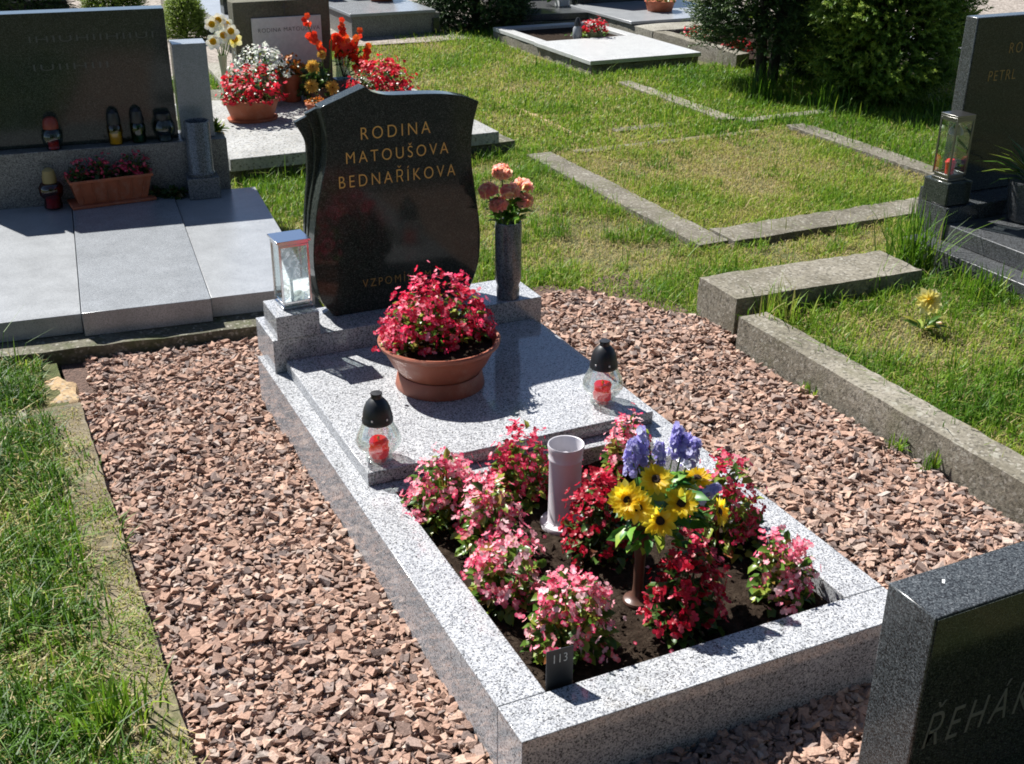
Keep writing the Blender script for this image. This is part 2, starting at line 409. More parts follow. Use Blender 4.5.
# ------------------------------------------------------------------ mesh helpers
class MB:
    def __init__(self):
        self.v, self.f = [], []

    def add(self, vs, fs):
        o = len(self.v)
        self.v += [tuple(p) for p in vs]
        self.f += [tuple(i + o for i in q) for q in fs]
        return self

    def box(self, x0, x1, y0, y1, z0, z1, rz=0.0, c=None):
        P = [(x, y, z) for z in (z0, z1) for y in (y0, y1) for x in (x0, x1)]
        if rz:
            if c is None:
                c = ((x0 + x1) / 2, (y0 + y1) / 2)
            cs, sn = math.cos(rz), math.sin(rz)
            P = [(c[0] + (x - c[0]) * cs - (y - c[1]) * sn, c[1] + (x - c[0]) * sn + (y - c[1]) * cs, z) for x, y, z in P]
        return self.add(P, [(0, 2, 3, 1), (4, 5, 7, 6), (0, 1, 5, 4), (2, 6, 7, 3), (0, 4, 6, 2), (1, 3, 7, 5)])

    def lathe(self, prof, seg=32, c=(0, 0), mod=None):
        vs, fs = [], []
        n = len(prof)
        for i, (r, z) in enumerate(prof):
            for j in range(seg):
                a = 2 * PI * j / seg
                rr = r * (mod(a, z) if mod else 1)
                vs.append((c[0] + rr * math.cos(a), c[1] + rr * math.sin(a), z))
        for i in range(n - 1):
            for j in range(seg):
                k = (j + 1) % seg
                fs.append((i * seg + j, i * seg + k, (i + 1) * seg + k, (i + 1) * seg + j))
        if prof[0][0] > 1e-6:
            fs.append(tuple(range(seg))[::-1]) if prof[0][0] > 0 and self.cap0 else None
        if prof[-1][0] > 1e-6 and self.cap1:
            fs.append(tuple((n - 1) * seg + j for j in range(seg)))
        fs = [q for q in fs if q]
        return self.add(vs, fs)
    cap0 = True
    cap1 = True

    def tube(self, pts, rad, seg=8):
        pts = [Vector(p) for p in pts]
        vs, fs = [], []
        for i, p in enumerate(pts):
            t = (pts[min(i + 1, len(pts) - 1)] - pts[max(i - 1, 0)]).normalized()
            a = t.orthogonal().normalized()
            if abs(t.z) < 0.95:
                a = t.cross(Vector((0, 0, 1))).normalized()
            else:
                a = t.cross(Vector((0, 1, 0))).normalized()
            b = t.cross(a)
            r = rad[i] if hasattr(rad, '__len__') else rad
            for j in range(seg):
                an = 2 * PI * j / seg
                vs.append(p + r * (math.cos(an) * a + math.sin(an) * b))
        for i in range(len(pts) - 1):
            for j in range(seg):
                k = (j + 1) % seg
                fs.append((i * seg + j, i * seg + k, (i + 1) * seg + k, (i + 1) * seg + j))
        fs.append(tuple(range(seg))[::-1])
        fs.append(tuple((len(pts) - 1) * seg + j for j in range(seg)))
        return self.add(vs, fs)

    def prism_xz(self, outline, y0, y1):
        n = len(outline)
        vs = [(x, y0, z) for x, z in outline] + [(x, y1, z) for x, z in outline]
        fs = [tuple(range(n)), tuple(range(n, 2 * n))[::-1]]
        for i in range(n):
            j = (i + 1) % n
            fs.append((i, i + n, j + n, j))
        return self.add(vs, fs)

    def rough_box(self, x0, x1, y0, y1, z0, z1, step=0.06, amp=0.005, chip=0.008, seed=0):
        nx, ny, nz = [max(1, int(round((b - a) / step))) for a, b in ((x0, x1), (y0, y1), (z0, z1))]
        rr = random.Random(seed)
        idx, vs, fs = {}, [], []

        def vert(i, j, k):
            if (i, j, k) in idx:
                return idx[(i, j, k)]
            p = Vector((x0 + (x1 - x0) * i / nx, y0 + (y1 - y0) * j / ny, z0 + (z1 - z0) * k / nz))
            ext = (i in (0, nx)) + (j in (0, ny)) + (k in (0, nz))
            q = p + mnoise.noise_vector(p * 6 + Vector((seed * 3.1, 0, 0))) * amp + mnoise.noise_vector(p * 25) * amp * 0.5
            if ext >= 2:
                c = Vector(((x0 + x1) / 2, (y0 + y1) / 2, (z0 + z1) / 2))
                d = rr.random() ** 3 * chip + chip * 0.25
                if i in (0, nx): q.x += d * (1 if i == 0 else -1)
                if j in (0, ny): q.y += d * (1 if j == 0 else -1)
                if k in (0, nz): q.z += d * (1 if k == 0 else -1)
            idx[(i, j, k)] = len(vs)
            vs.append(q)
            return idx[(i, j, k)]
        for i in range(nx):
            for j in range(ny):
                for k, fl in ((0, 1), (nz, 0)):
                    q = [vert(i, j, k), vert(i + 1, j, k), vert(i + 1, j + 1, k), vert(i, j + 1, k)]
                    fs.append(tuple(q[::-1] if fl else q))
        for i in range(nx):
            for k in range(nz):
                for j, fl in ((0, 0), (ny, 1)):
                    q = [vert(i, j, k), vert(i + 1, j, k), vert(i + 1, j, k + 1), vert(i, j, k + 1)]
                    fs.append(tuple(q[::-1] if fl else q))
        for j in range(ny):
            for k in range(nz):
                for i, fl in ((0, 1), (nx, 0)):
                    q = [vert(i, j, k), vert(i, j + 1, k), vert(i, j + 1, k + 1), vert(i, j, k + 1)]
                    fs.append(tuple(q[::-1] if fl else q))
        return self.add(vs, fs)


def link(name, me, mat, parent=None, loc=None, rz=None):
    if mat is not None:
        me.materials.append(mat)
    o = bpy.data.objects.new(name, me)
    COL.objects.link(o)
    if parent is not None:
        o.parent = parent
    if loc is not None:
        o.location = loc
    if rz is not None:
        o.rotation_euler = (0, 0, rz)
    return o


def obj(name, mb, mat, parent=None, loc=None, rz=None, smooth=35, bevel=0.0, off=None):
    me = bpy.data.meshes.new(name)
    vs = mb.v if off is None else [(p[0] - off[0], p[1] - off[1], p[2] - off[2]) for p in mb.v]
    me.from_pydata(vs, [], mb.f)
    me.update()
    if smooth:
        me.shade_smooth()
        me.set_sharp_from_angle(angle=R(smooth))
    o = link(name, me, mat, parent, loc, rz)
    if bevel:
        b = o.modifiers.new('edge', 'BEVEL')
        b.width = bevel
        b.segments = 2
        b.limit_method = 'ANGLE'
        b.angle_limit = R(40)
    return o


def np_mesh(name, V, faces, smooth=False, tone=None):
    """V (n,3); faces = list of (m,k) index arrays"""
    me = bpy.data.meshes.new(name)
    V = np.ascontiguousarray(V, dtype=np.float32)
    me.vertices.add(len(V))
    me.vertices.foreach_set('co', V.ravel())
    loops = np.concatenate([f.ravel() for f in faces]).astype(np.int32)
    sizes = np.concatenate([np.full(len(f), f.shape[1], np.int32) for f in faces])
    starts = np.concatenate([[0], np.cumsum(sizes)[:-1]]).astype(np.int32)
    me.loops.add(len(loops))
    me.loops.foreach_set('vertex_index', loops)
    me.polygons.add(len(sizes))
    me.polygons.foreach_set('loop_start', starts)
    if tone is not None:
        a = me.attributes.new('tone', 'FLOAT', 'POINT')
        a.data.foreach_set('value', np.ascontiguousarray(tone, dtype=np.float32))
    me.update(calc_edges=True)
    if smooth:
        me.shade_smooth()
    else:
        me.shade_flat()
    return me


def frames(nrm, spin):
    """rotation matrices with z along nrm and x spun by spin"""
    n = nrm / np.linalg.norm(nrm, axis=1, keepdims=True)
    ref = np.where(np.abs(n[:, 2:3]) < 0.9, np.array([[0, 0, 1.0]]), np.array([[0, 1.0, 0]]))
    x = np.cross(ref, n)
    x /= np.linalg.norm(x, axis=1, keepdims=True)
    y = np.cross(n, x)
    c, s = np.cos(spin)[:, None], np.sin(spin)[:, None]
    return np.stack([x * c + y * s, -x * s + y * c, n], axis=2)


def scatter(T, TF, pos, rot, scl):
    """copies of template T (k,3) at pos (n,3)"""
    n, kk = len(pos), len(T)
    scl = np.asarray(scl, float)
    if scl.ndim == 1:
        scl = scl[:, None] * np.ones((1, 3))
    L = T[None] * scl[:, None, :]
    V = np.einsum('nij,nkj->nki', rot, L) + pos[:, None, :]
    o = (np.arange(n) * kk)[:, None, None]
    F = [(f[None] + o).reshape(-1, f.shape[1]) for f in TF]
    return V.reshape(-1, 3), F


def merge(parts):
    Vs, Fs, o = [], {}, 0
    for V, F in parts:
        Vs.append(V)
        for f in F:
            Fs.setdefault(f.shape[1], []).append(f + o)
        o += len(V)
    return np.concatenate(Vs), [np.concatenate(v) for v in Fs.values()]


def vnoise(x, y, seed=0):
    xi, yi = np.floor(x).astype(int), np.floor(y).astype(int)
    fx, fy = x - xi, y - yi
    fx, fy = fx * fx * (3 - 2 * fx), fy * fy * (3 - 2 * fy)

    def h(a, b):
        v = np.sin(a * 127.1 + b * 311.7 + seed * 74.7) * 43758.5453
        return v - np.floor(v)
    return (h(xi, yi) * (1 - fx) + h(xi + 1, yi) * fx) * (1 - fy) + (h(xi, yi + 1) * (1 - fx) + h(xi + 1, yi + 1) * fx) * fy


def empty(name, loc, rz=0.0):
    o = bpy.data.objects.new(name, None)
    COL.objects.link(o)
    o.location = loc
    o.rotation_euler = (0, 0, rz)
    o.empty_display_size = 0.05
    return o


def tag(o, label, cat, group=None):
    o['label'] = label
    o['category'] = cat
    if group:
        o['group'] = group
    return o


def thing(name, label, cat, loc, rz=0.0, group=None):
    return tag(empty(name, loc, rz), label, cat, group)


def kind(o, k_):
    o['kind'] = k_
    return o


# text ---------------------------------------------------------------
def _text_mesh(body, extr=0.0008, shear=0.0, space=1.0, thin=-0.012):
    cu = bpy.data.curves.new('lettering', 'FONT')
    cu.body = body
    cu.extrude = extr
    cu.shear = shear
    cu.space_character = space
    cu.offset = thin
    o = bpy.data.objects.new('lettering', cu)
    COL.objects.link(o)
    dg = bpy.context.evaluated_depsgraph_get()
    me = bpy.data.meshes.new_from_object(o.evaluated_get(dg))
    bpy.data.objects.remove(o)
    bpy.data.curves.remove(cu)
    return me


_h = _text_mesh('H')
CAPH = max(v.co.y for v in _h.vertices)


def text(name, body, x0, x1, z0, cap, y, mat, parent, depth=0.0015, shear=0.0, space=1.12, thin=-0.012, off=(0, 0, 0), rise=0.0, bold=0.0):
    """letters standing in the xz plane facing -y, from x0 to x1, baseline z0, capital height cap"""
    me = _text_mesh(body, 0.5, shear, space, thin)
    xs = [v.co.x for v in me.vertices]
    a, b = min(xs), max(xs)
    sx = (x1 - x0) / (b - a)
    sz = cap / CAPH
    for v in me.vertices:
        X, Y, Z = v.co
        v.co = (x0 + (X - a) * sx - off[0], y - depth * (Z + 0.5) - off[1], z0 + Y * sz + rise * (X - a) / (b - a) - off[2])
    me.update()
    return link(name, me, mat, parent)


# ------------------------------------------------------------------ SETTING
def grid_sheet(x0, x1, y0, y1, z, step, amp, fn=None, freq=3.0, seed=0):
    nx, ny = max(1, int((x1 - x0) / step)), max(1, int((y1 - y0) / step))
    X, Y = np.meshgrid(np.linspace(x0, x1, nx + 1), np.linspace(y0, y1, ny + 1))
    Z = z + amp * (vnoise(X * freq, Y * freq, seed) - 0.5) * 2 + amp * 0.5 * (vnoise(X * freq * 3.7, Y * freq * 3.7, seed + 5) - 0.5) * 2
    if fn is not None:
        Z = Z + fn(X, Y)
    V = np.stack([X, Y, Z], -1).reshape(-1, 3)
    i = np.arange(ny)[:, None] * (nx + 1) + np.arange(nx)[None]
    F = np.stack([i, i + 1, i + nx + 2, i + nx + 1], -1).reshape(-1, 4)
    return V, [F]


g = MB().add([(-80, -80, -0.03), (80, -80, -0.03), (80, 80, -0.03), (-80, 80, -0.03)], [(0, 1, 2, 3)])
kind(obj('ground', g, M['earth'], smooth=0), 'structure')
kind(link('gravel_bed', np_mesh('gravel_bed', *grid_sheet(-0.585, 1.80, -0.75, 2.66, 0.000, 0.06, 0.006)), M['gravel_bed']), 'structure')
kind(link('lawn', np_mesh('lawn', *grid_sheet(-4, 12, 2.62, 9.2, -0.014, 0.1, 0.008), smooth=True), M['earth']), 'structure')
kind(link('lawn', np_mesh('lawn', *grid_sheet(-3.0, -0.60, -1.0, 2.62, 0.030, 0.06, 0.012), smooth=True), M['earth']), 'structure')
kind(link('lawn', np_mesh('lawn', *grid_sheet(1.86, 3.0, -0.6, 1.84, 0.080, 0.06, 0.014), smooth=True), M['earth']), 'structure')
kind(link('lawn', np_mesh('lawn', *grid_sheet(1.80, 6.0, 1.80, 2.66, -0.010, 0.06, 0.008), smooth=True), M['earth']), 'structure')
kind(link('gravel_path', np_mesh('gravel_path', *grid_sheet(-3, 12, 9.6, 15, 0.0, 0.3, 0.01)), M['path_gravel']), 'structure')
kind(link('gravel_path', np_mesh('gravel_path', *grid_sheet(0.2, 1.55, 7.9, 9.59, 0.004, 0.2, 0.004)), M['path_gravel']), 'structure')
kind(link('gravel_path', np_mesh('gravel_path', *grid_sheet(2.3, 3.9, 8.8, 9.59, 0.004, 0.2, 0.004)), M['path_gravel']), 'structure')


kind(link('gravel_path', np_mesh('gravel_path', *grid_sheet(7.3, 14, 7.3, 9.58, 0.004, 0.3, 0.006)), M['path_gravel']), 'structure')


# gravel ------------------------------------------------------------
def stone_templates(n=26):
    out = []
    rr = np.random.default_rng(3)
    for i in range(n):
        if i % 3 == 0:
            P = rr.normal(size=(8, 3))
            P /= np.linalg.norm(P, axis=1, keepdims=True)
            P *= rr.uniform(0.75, 1.1, (8, 1))
        else:       # broken block: a skewed box with jittered, sometimes missing corners
            P = np.array([(x, y, z) for x in (-1, 1) for y in (-1, 1) for z in (-1, 1)], float) * 0.78
            P[:, 0] += P[:, 1] * rr.uniform(-0.35, 0.35) + P[:, 2] * rr.uniform(-0.3, 0.3)
            P *= 1 + rr.normal(0, 0.22, P.shape)
            P = np.delete(P, rr.integers(0, 8), 0) if rr.random() < 0.6 else P
        P *= np.array([1.0, rr.uniform(0.62, 0.9), rr.uniform(0.28, 0.55)])
        bm = bmesh.new()
        for p in P:
            bm.verts.new(p)
        bmesh.ops.convex_hull(bm, input=bm.verts)
        bmesh.ops.delete(bm, geom=[v for v in bm.verts if not v.link_faces], context='VERTS')
        bm.verts.index_update()
        bm.verts.ensure_lookup_table()
        V = np.array([v.co[:] for v in bm.verts])
        F = np.array([[v.index for v in f.verts] for f in bm.faces])
        bm.free()
        out.append((V, F))
    return out


def in_rects(x, y, rects):
    m = np.zeros(len(x), bool)
    for a, b, c, d in rects:
        m |= (x > a) & (x < b) & (y > c) & (y < d)
    return m


tpl = stone_templates()
parts = []
N = 100000
gx, gy = rng.uniform(-0.575, 1.82, N), rng.uniform(-0.62, 2.68, N)
edge = vnoise(gx * 5, gy * 5, 9) * 0.10
keep = ~in_rects(gx, gy, [(0.008, 0.992, 0.008, 2.06), (0.60, 2.0, -0.42, -0.27), (1.735, 1.9, -0.5, 1.8), (1.64, 2.4, 0.10, 0.24)])
keep &= gy < (2.665 - (gx + 0.55) * 0.105 + np.where(gx > 0.3, 0.03 + edge * 1.2 - 0.06, -0.02))
keep &= ~((gx > 1.5) & (gy > 2.45 - (gx - 1.5) * 1.5 + edge))
keep &= ~((gx < -0.50) & (gy > 2.25 + edge * 2))
gx, gy = gx[keep], gy[keep]
n = len(gx)
size = np.clip(rng.lognormal(math.log(0.0105), 0.34, n), 0.005, 0.0205)
lay = rng.random(n)
gz = 0.003 + size * 0.25 + lay ** 2 * 0.017 + (vnoise(gx * 6, gy * 6, 4) - 0.5) * 0.014
nr = np.stack([rng.normal(0, 0.34, n), rng.normal(0, 0.34, n), np.ones(n)], 1)
rot = frames(nr, rng.uniform(0, 2 * PI, n))
pos = np.stack([gx, gy, gz], 1)
ti = rng.integers(0, len(tpl), n)
for t, (V, F) in enumerate(tpl):
    m = ti == t
    parts.append(scatter(V, [F], pos[m], rot[m], size[m]))
V, F = merge(parts)
kind(tag(link('gravel', np_mesh('gravel', V, F), M['stones']), 'pink crushed stone gravel covering the strip around the granite grave', 'gravel'), 'stuff')


# grass -------------------------------------------------------------
def grass(name, label, x0, x1, y0, y1, dens, h, wd, z=0.0, tone=(0.42, 0.30), excl=(), seed=0, lean=0.8, straw=0.12, clump=0.5, mask=None, tall=0.02, zf=None, fray=0.0, cl=2.2):
    rr = np.random.default_rng(100 + seed)
    n = int((x1 - x0) * (y1 - y0) * dens)
    x, y = rr.uniform(x0, x1, n), rr.uniform(y0, y1, n)
    cn = vnoise(x * cl, y * cl, seed) * 0.6 + vnoise(x * cl * 3.3, y * cl * 3.3, seed + 3) * 0.4
    keep = rr.random(n) < np.clip(1 - clump + (cn - 0.35) * 2.6 * clump, 0.05, 1)
    keep &= ~in_rects(x, y, excl)
    if mask is not None:
        keep &= mask(x, y, rr)
    x, y, cn = x[keep], y[keep], cn[keep]
    n = len(x)
    hh = h * rr.lognormal(0, 0.38, n) * (0.55 + 0.9 * cn)
    tl = rr.random(n) < tall
    hh[tl] *= rr.uniform(1.5, 2.6, tl.sum())
    th = rr.uniform(0, 2 * PI, n)
    ln = np.abs(rr.normal(0, lean, n)) * 1.15
    tn = tone[0] + 0.05 + (0.5 - cn) * tone[1] * 2 + rr.normal(0, 0.13, n)
    stm = rr.random(n) < straw * 0.7 * (0.1 + 2.2 * np.clip(1 - cn - 0.1, 0, 1))
    tn[stm] = rr.uniform(0.78, 1.0, stm.sum())
    ln[stm] = rr.uniform(0.8, 2.0, stm.sum())
    hh[stm] *= 0.9
    ww = wd * rr.uniform(0.6, 1.35, n) / 2
    d = np.stack([np.cos(th), np.sin(th), np.zeros(n)], 1)
    s = np.stack([-np.sin(th), np.cos(th), np.zeros(n)], 1)
    up = np.array([0, 0, 1.0])
    k_ = 1 / np.sqrt(1 + ln ** 2)
    b = np.stack([x, y, np.full(n, z)], 1)
    if zf is not None:
        b[:, 2] += zf(x, y)
    mid = b + (hh * 0.5 * np.sqrt(k_))[:, None] * up + (hh * 0.28 * ln * k_)[:, None] * d
    tip = b + (hh * k_ * 0.85)[:, None] * up + (hh * ln * k_)[:, None] * d
    tip[:, 2] = np.maximum(tip[:, 2], b[:, 2] + 0.004)
    V = np.stack([b - s * ww[:, None], b + s * ww[:, None], mid + s * (ww * 0.85)[:, None], mid - s * (ww * 0.85)[:, None], tip], 1).reshape(-1, 3)
    o = np.arange(n)[:, None] * 5
    F = [o + np.array([[0, 1, 2, 3]]), o + np.array([[3, 2, 4]])]
    tv = np.repeat(np.clip(tn, 0, 1), 5)
    me = np_mesh(name, V, F, tone=tv)
    ob = link(name, me, M['grass'])
    kind(tag(ob, label, 'grass'), 'stuff')
    return ob


def fade_left(x, y, rr):
    # the left plot: thins over its concrete edging
    e = -0.63 - 0.05 * vnoise(y * 3, y * 0 + 2.2, 2)
    return (x < e) | (rr.random(len(x)) < 0.16 * np.clip(1.0 - (x - e) / 0.07, 0, 1) + 0.35 * (vnoise(x * 9, y * 7, 8) > 0.74) + 0.8 * (y < 0.62) * (x < -0.575))


grass('grass', 'tangled green grass growing over the left plot and its edging', -1.75, -0.565, -0.2, 2.62, 17500, 0.048, 0.0042, 0.035, (0.27, 0.55), seed=1, lean=1.1, straw=0.34, mask=fade_left, tall=0.05,
      excl=[(-0.66, -0.555, 2.20, 2.5), (-1.5, -0.60, 2.10, 2.26)])
grass('grass', 'bright grass inside the raised concrete kerb at the right', 1.80, 2.99, -0.4, 1.86, 16500, 0.040, 0.0044, 0.085, (0.36, 0.46), seed=2, lean=0.8, straw=0.16, tall=0.06,
      mask=lambda x, y, rr: (x > 1.87) | (rr.random(len(x)) < 0.10 + 0.3 * (vnoise(y * 5, x * 0, 4) > 0.62)))
grass('grass', 'yellowing mown grass inside the flush kerbed plot', 2.415, 4.20, 2.955, 4.66, 13500, 0.027, 0.0044, 0.0, (0.64, 0.32), seed=3, lean=0.9, straw=0.30, clump=0.35)
grass('grass', 'patchy grass between the gravel and the flush kerb', 0.3, 2.46, 2.55, 4.95, 13000, 0.036, 0.0042, -0.008, (0.54, 0.36), seed=4, lean=0.9, straw=0.30, clump=0.75,
      excl=[(-0.8, 0.37, 2.4, 4.3), (1.0, 1.4, 2.5, 2.60)],
      mask=lambda x, y, rr: (y > 2.68 - (x + 0.55) * 0.105 + vnoise(x * 5, y * 5, 9) * 0.08) & ~((x < 2.30 - 0.03) & (x > 2.22) & (y > 5)) & (x > 0.40 + (y - 2.7) * 0.1) & ((x < 2.30) | (y < 2.80) | (y > 4.68)))
grass('grass', 'tufty grass between two old concrete kerbs on the right', 1.45, 3.45, 2.08, 2.86, 13000, 0.042, 0.0042, -0.008, (0.50, 0.36), seed=5, lean=0.9, straw=0.28, clump=0.7, tall=0.04,
      mask=lambda x, y, rr: (y > 2.45 - (x - 1.5) * 1.5 + vnoise(x * 5, y * 5, 9) * 0.10))
grass('grass', 'lush lawn between the rows of graves', 2.0, 9.5, 4.70, 9.2, 7500, 0.034, 0.0070, -0.01, (0.46, 0.34), seed=6, lean=0.75, straw=0.10, clump=0.45, tall=0.04, cl=1.3,
      excl=[(3.88, 5.05, 6.8, 8.8), (4.35, 5.4, 8.9, 9.6), (5.0, 7, 6.8, 9.4), (2.0, 2.25, 4.6, 7), (7.2, 10, 7.2, 9.6)],
      mask=lambda x, y, rr: (x > 2.24 + (y - 4.7) * 0.0) & ~((x < 3.1) & (y > 8.85)))
grass('grass', 'shaded grass beside the evergreen shrubs and right tomb', 4.22, 8.0, 2.5, 4.9, 5500, 0.05, 0.006, -0.01, (0.32, 0.22), seed=7, lean=0.7, straw=0.06, clump=0.3, tall=0.04)
grass('grass', 'short sunny grass behind the left tomb', -2.5, 1.3, 4.75, 8.0, 4500, 0.05, 0.0062, -0.01, (0.36, 0.22), seed=8, lean=0.7, straw=0.1, clump=0.3, excl=[(0.5, 2.3, 4.8, 7.4)])
grass('grass', 'green grass in the gap between the two granite tombs', 0.42, 0.95, 4.0, 4.95, 8000, 0.055, 0.0045, -0.01, (0.30, 0.2), seed=9, lean=0.8, straw=0.08, clump=0.2,
      mask=lambda x, y, rr: x > 0.58)


grass('grass', 'taller green tufts scattered over the patchy grass by the gravel', 0.45, 3.6, 2.3, 4.75, 9000, 0.055, 0.0042, -0.008, (0.34, 0.2), seed=11, lean=0.9, straw=0.04, clump=0.2, tall=0.05,
      excl=[(-0.8, 0.50, 2.4, 4.4), (2.27, 2.47, 2.78, 4.7), (2.4, 3.95, 2.75, 3.0), (2.47, 4.2, 2.9, 4.75)],
      mask=lambda x, y, rr: (vnoise(x * 5.5, y * 5.5, 31) * 0.7 + vnoise(x * 14, y * 14, 32) * 0.3 > 0.60) & (y > 2.72 - (x + 0.55) * 0.105) & (y > 2.45 - (x - 1.5) * 1.5 + vnoise(x * 5, y * 5, 9) * 0.10))
grass('grass', 'darker clumps of grass scattered through the left plot', -1.75, -0.68, -0.1, 2.5, 12000, 0.060, 0.0040, 0.035, (0.12, 0.2), seed=12, lean=1.0, straw=0.03, clump=0.2, tall=0.05,
      mask=lambda x, y, rr: vnoise(x * 6, y * 6, 33) * 0.7 + vnoise(x * 15, y * 15, 34) * 0.3 > 0.60)
grass('grass', 'greener clumps scattered through the mown kerbed plot and lawn', 2.5, 5.0, 3.0, 8.5, 3600, 0.038, 0.0055, -0.006, (0.40, 0.2), seed=13, lean=0.8, straw=0.02, clump=0.2, tall=0.05,
      excl=[(3.88, 5.05, 6.8, 8.8), (4.16, 4.35, 3.0, 4.66), (3.9, 4.08, 4.95, 6.45)],
      mask=lambda x, y, rr: vnoise(x * 3.5, y * 3.5, 35) * 0.7 + vnoise(x * 11, y * 11, 36) * 0.3 > 0.62)
thatch = dict(tone=(0.86, 0.25), lean=2.2, straw=0.4, tall=0.0, clump=0.35)
grass('dry_thatch', 'flat dead grass lying between the green tufts by the gravel end', 0.3, 3.6, 2.2, 4.9, 9000, 0.020, 0.0036, -0.010, seed=21, cl=2.0, **thatch,
      excl=[(-0.8, 0.50, 2.4, 4.4), (2.27, 2.47, 2.78, 4.7), (2.4, 3.95, 2.75, 3.0)],
      mask=lambda x, y, rr: (y > 2.70 - (x + 0.55) * 0.105 + vnoise(x * 5, y * 5, 9) * 0.08) & (y > 2.45 - (x - 1.5) * 1.5 + vnoise(x * 5, y * 5, 9) * 0.10) & ((x > 1.0) | (y < 4.7)))
grass('dry_thatch', 'dead grass litter under the green blades of the right plot', 1.89, 2.94, -0.3, 1.80, 8000, 0.022, 0.0036, 0.083, seed=22, cl=2.6, **thatch)
grass('dry_thatch', 'dead grass litter under the green blades of the left plot', -1.75, -0.66, -0.1, 2.5, 8000, 0.024, 0.0034, 0.035, seed=23, cl=2.6, **thatch)
grass('dry_thatch', 'dead grass litter in the lawn between the rows of graves', 2.3, 5.2, 4.7, 8.8, 3000, 0.024, 0.006, -0.010, seed=24, cl=1.4, **thatch, excl=[(3.88, 5.05, 6.8, 8.8), (5.0, 7, 6.8, 9.4)])
grass('dry_moss', 'dry mossy thatch creeping over the left concrete edging', -0.735, -0.572, -0.2, 2.2, 30000, 0.012, 0.0030, 0.050, (0.74, 0.55), seed=10, lean=1.7, straw=0.35, clump=0.85, tall=0.03, cl=4.0)


# ------------------------------------------------------------------ flowers and leaves
def petal_fan(n=4, big=(1.0, 0.62), wid=0.75, cup=0.25):
    V, F, T = [(0, 0, 0)], [], [0.0]
    for i in range(n):
        a = 2 * PI * i / n
        L = big[i % len(big)]
        w_ = wid * L
        c, s = math.cos(a), math.sin(a)
        loc = [(0.35 * L, -0.5 * w_, 0.06), (0.8 * L, -0.55 * w_, cup * 0.6), (1.0 * L, 0, cup), (0.8 * L, 0.55 * w_, cup * 0.6), (0.35 * L, 0.5 * w_, 0.06)]
        o = len(V)
        for x, y, z in loc:
            V.append((x * c - y * s, x * s + y * c, z))
        T += [0.35, 0.8, 1, 0.8, 0.35]
        F.append((0, o, o + 1, o + 2))
        F.append((0, o + 2, o + 3, o + 4))
    return np.array(V), [np.array(F)], np.array(T)


def leaf_tpl(length=1.0, width=0.8, fold=0.18, curl=-0.25):
    V = [(0, 0, 0), (0.3, -0.42 * width, fold), (0.3, 0, 0.03), (0.3, 0.42 * width, fold), (0.72, -0.36 * width, fold + curl * 0.4), (0.72, 0, curl * 0.4), (0.72, 0.36 * width, fold + curl * 0.4), (1.0, 0, curl)]
    F3 = [(0, 1, 2), (0, 2, 3), (4, 7, 5), (5, 7, 6)]
    F4 = [(1, 4, 5, 2), (2, 5, 6, 3)]
    V = np.array(V) * np.array([length, 1, 1])
    return V, [np.array(F3), np.array(F4)]


PF = petal_fan()
PF5 = petal_fan(5, (1.0,), 0.8, 0.3)
LF = leaf_tpl()
LFN = leaf_tpl(1.0, 0.32, 0.08, -0.2)


def sph_dirs(n, rr, zmin=-0.1, zmax=1.0):
    z = rr.uniform(zmin, zmax, n)
    a = rr.uniform(0, 2 * PI, n)
    q = np.sqrt(1 - z * z)
    return np.stack([q * np.cos(a), q * np.sin(a), z], 1)


def flower_mesh(name, pos, nrm, size, rr, tpl=PF):
    V0, F0, T0 = tpl
    V, F = scatter(V0, F0, pos, frames(nrm, rr.uniform(0, 2 * PI, len(pos))), size)
    return np_mesh(name, V, F, smooth=True, tone=np.tile(T0, len(pos)))


def leaf_mesh(name, pos, direc, size, rr, tpl=LF, tubes=None):
    """leaves with their blade starting at pos and pointing along direc"""
    n = len(pos)
    d = direc / np.linalg.norm(direc, axis=1, keepdims=True)
    upv = np.array([[0, 0, 1.0]]) + rr.normal(0, 0.35, (n, 3))
    s = np.cross(upv, d)
    s /= np.linalg.norm(s, axis=1, keepdims=True)
    nn = np.cross(d, s)
    rot = np.stack([d, s, nn], 2)
    V, F = scatter(tpl[0], tpl[1], pos, rot, size)
    if tubes is not None and tubes.v:
        tv = np.array(tubes.v)
        ff = {}
        for q in tubes.f:
            ff.setdefault(len(q), []).append(q)
        V, F = merge([(V, F), (tv, [np.array(q) for q in ff.values()])])
    return np_mesh(name, V, F, smooth=True)


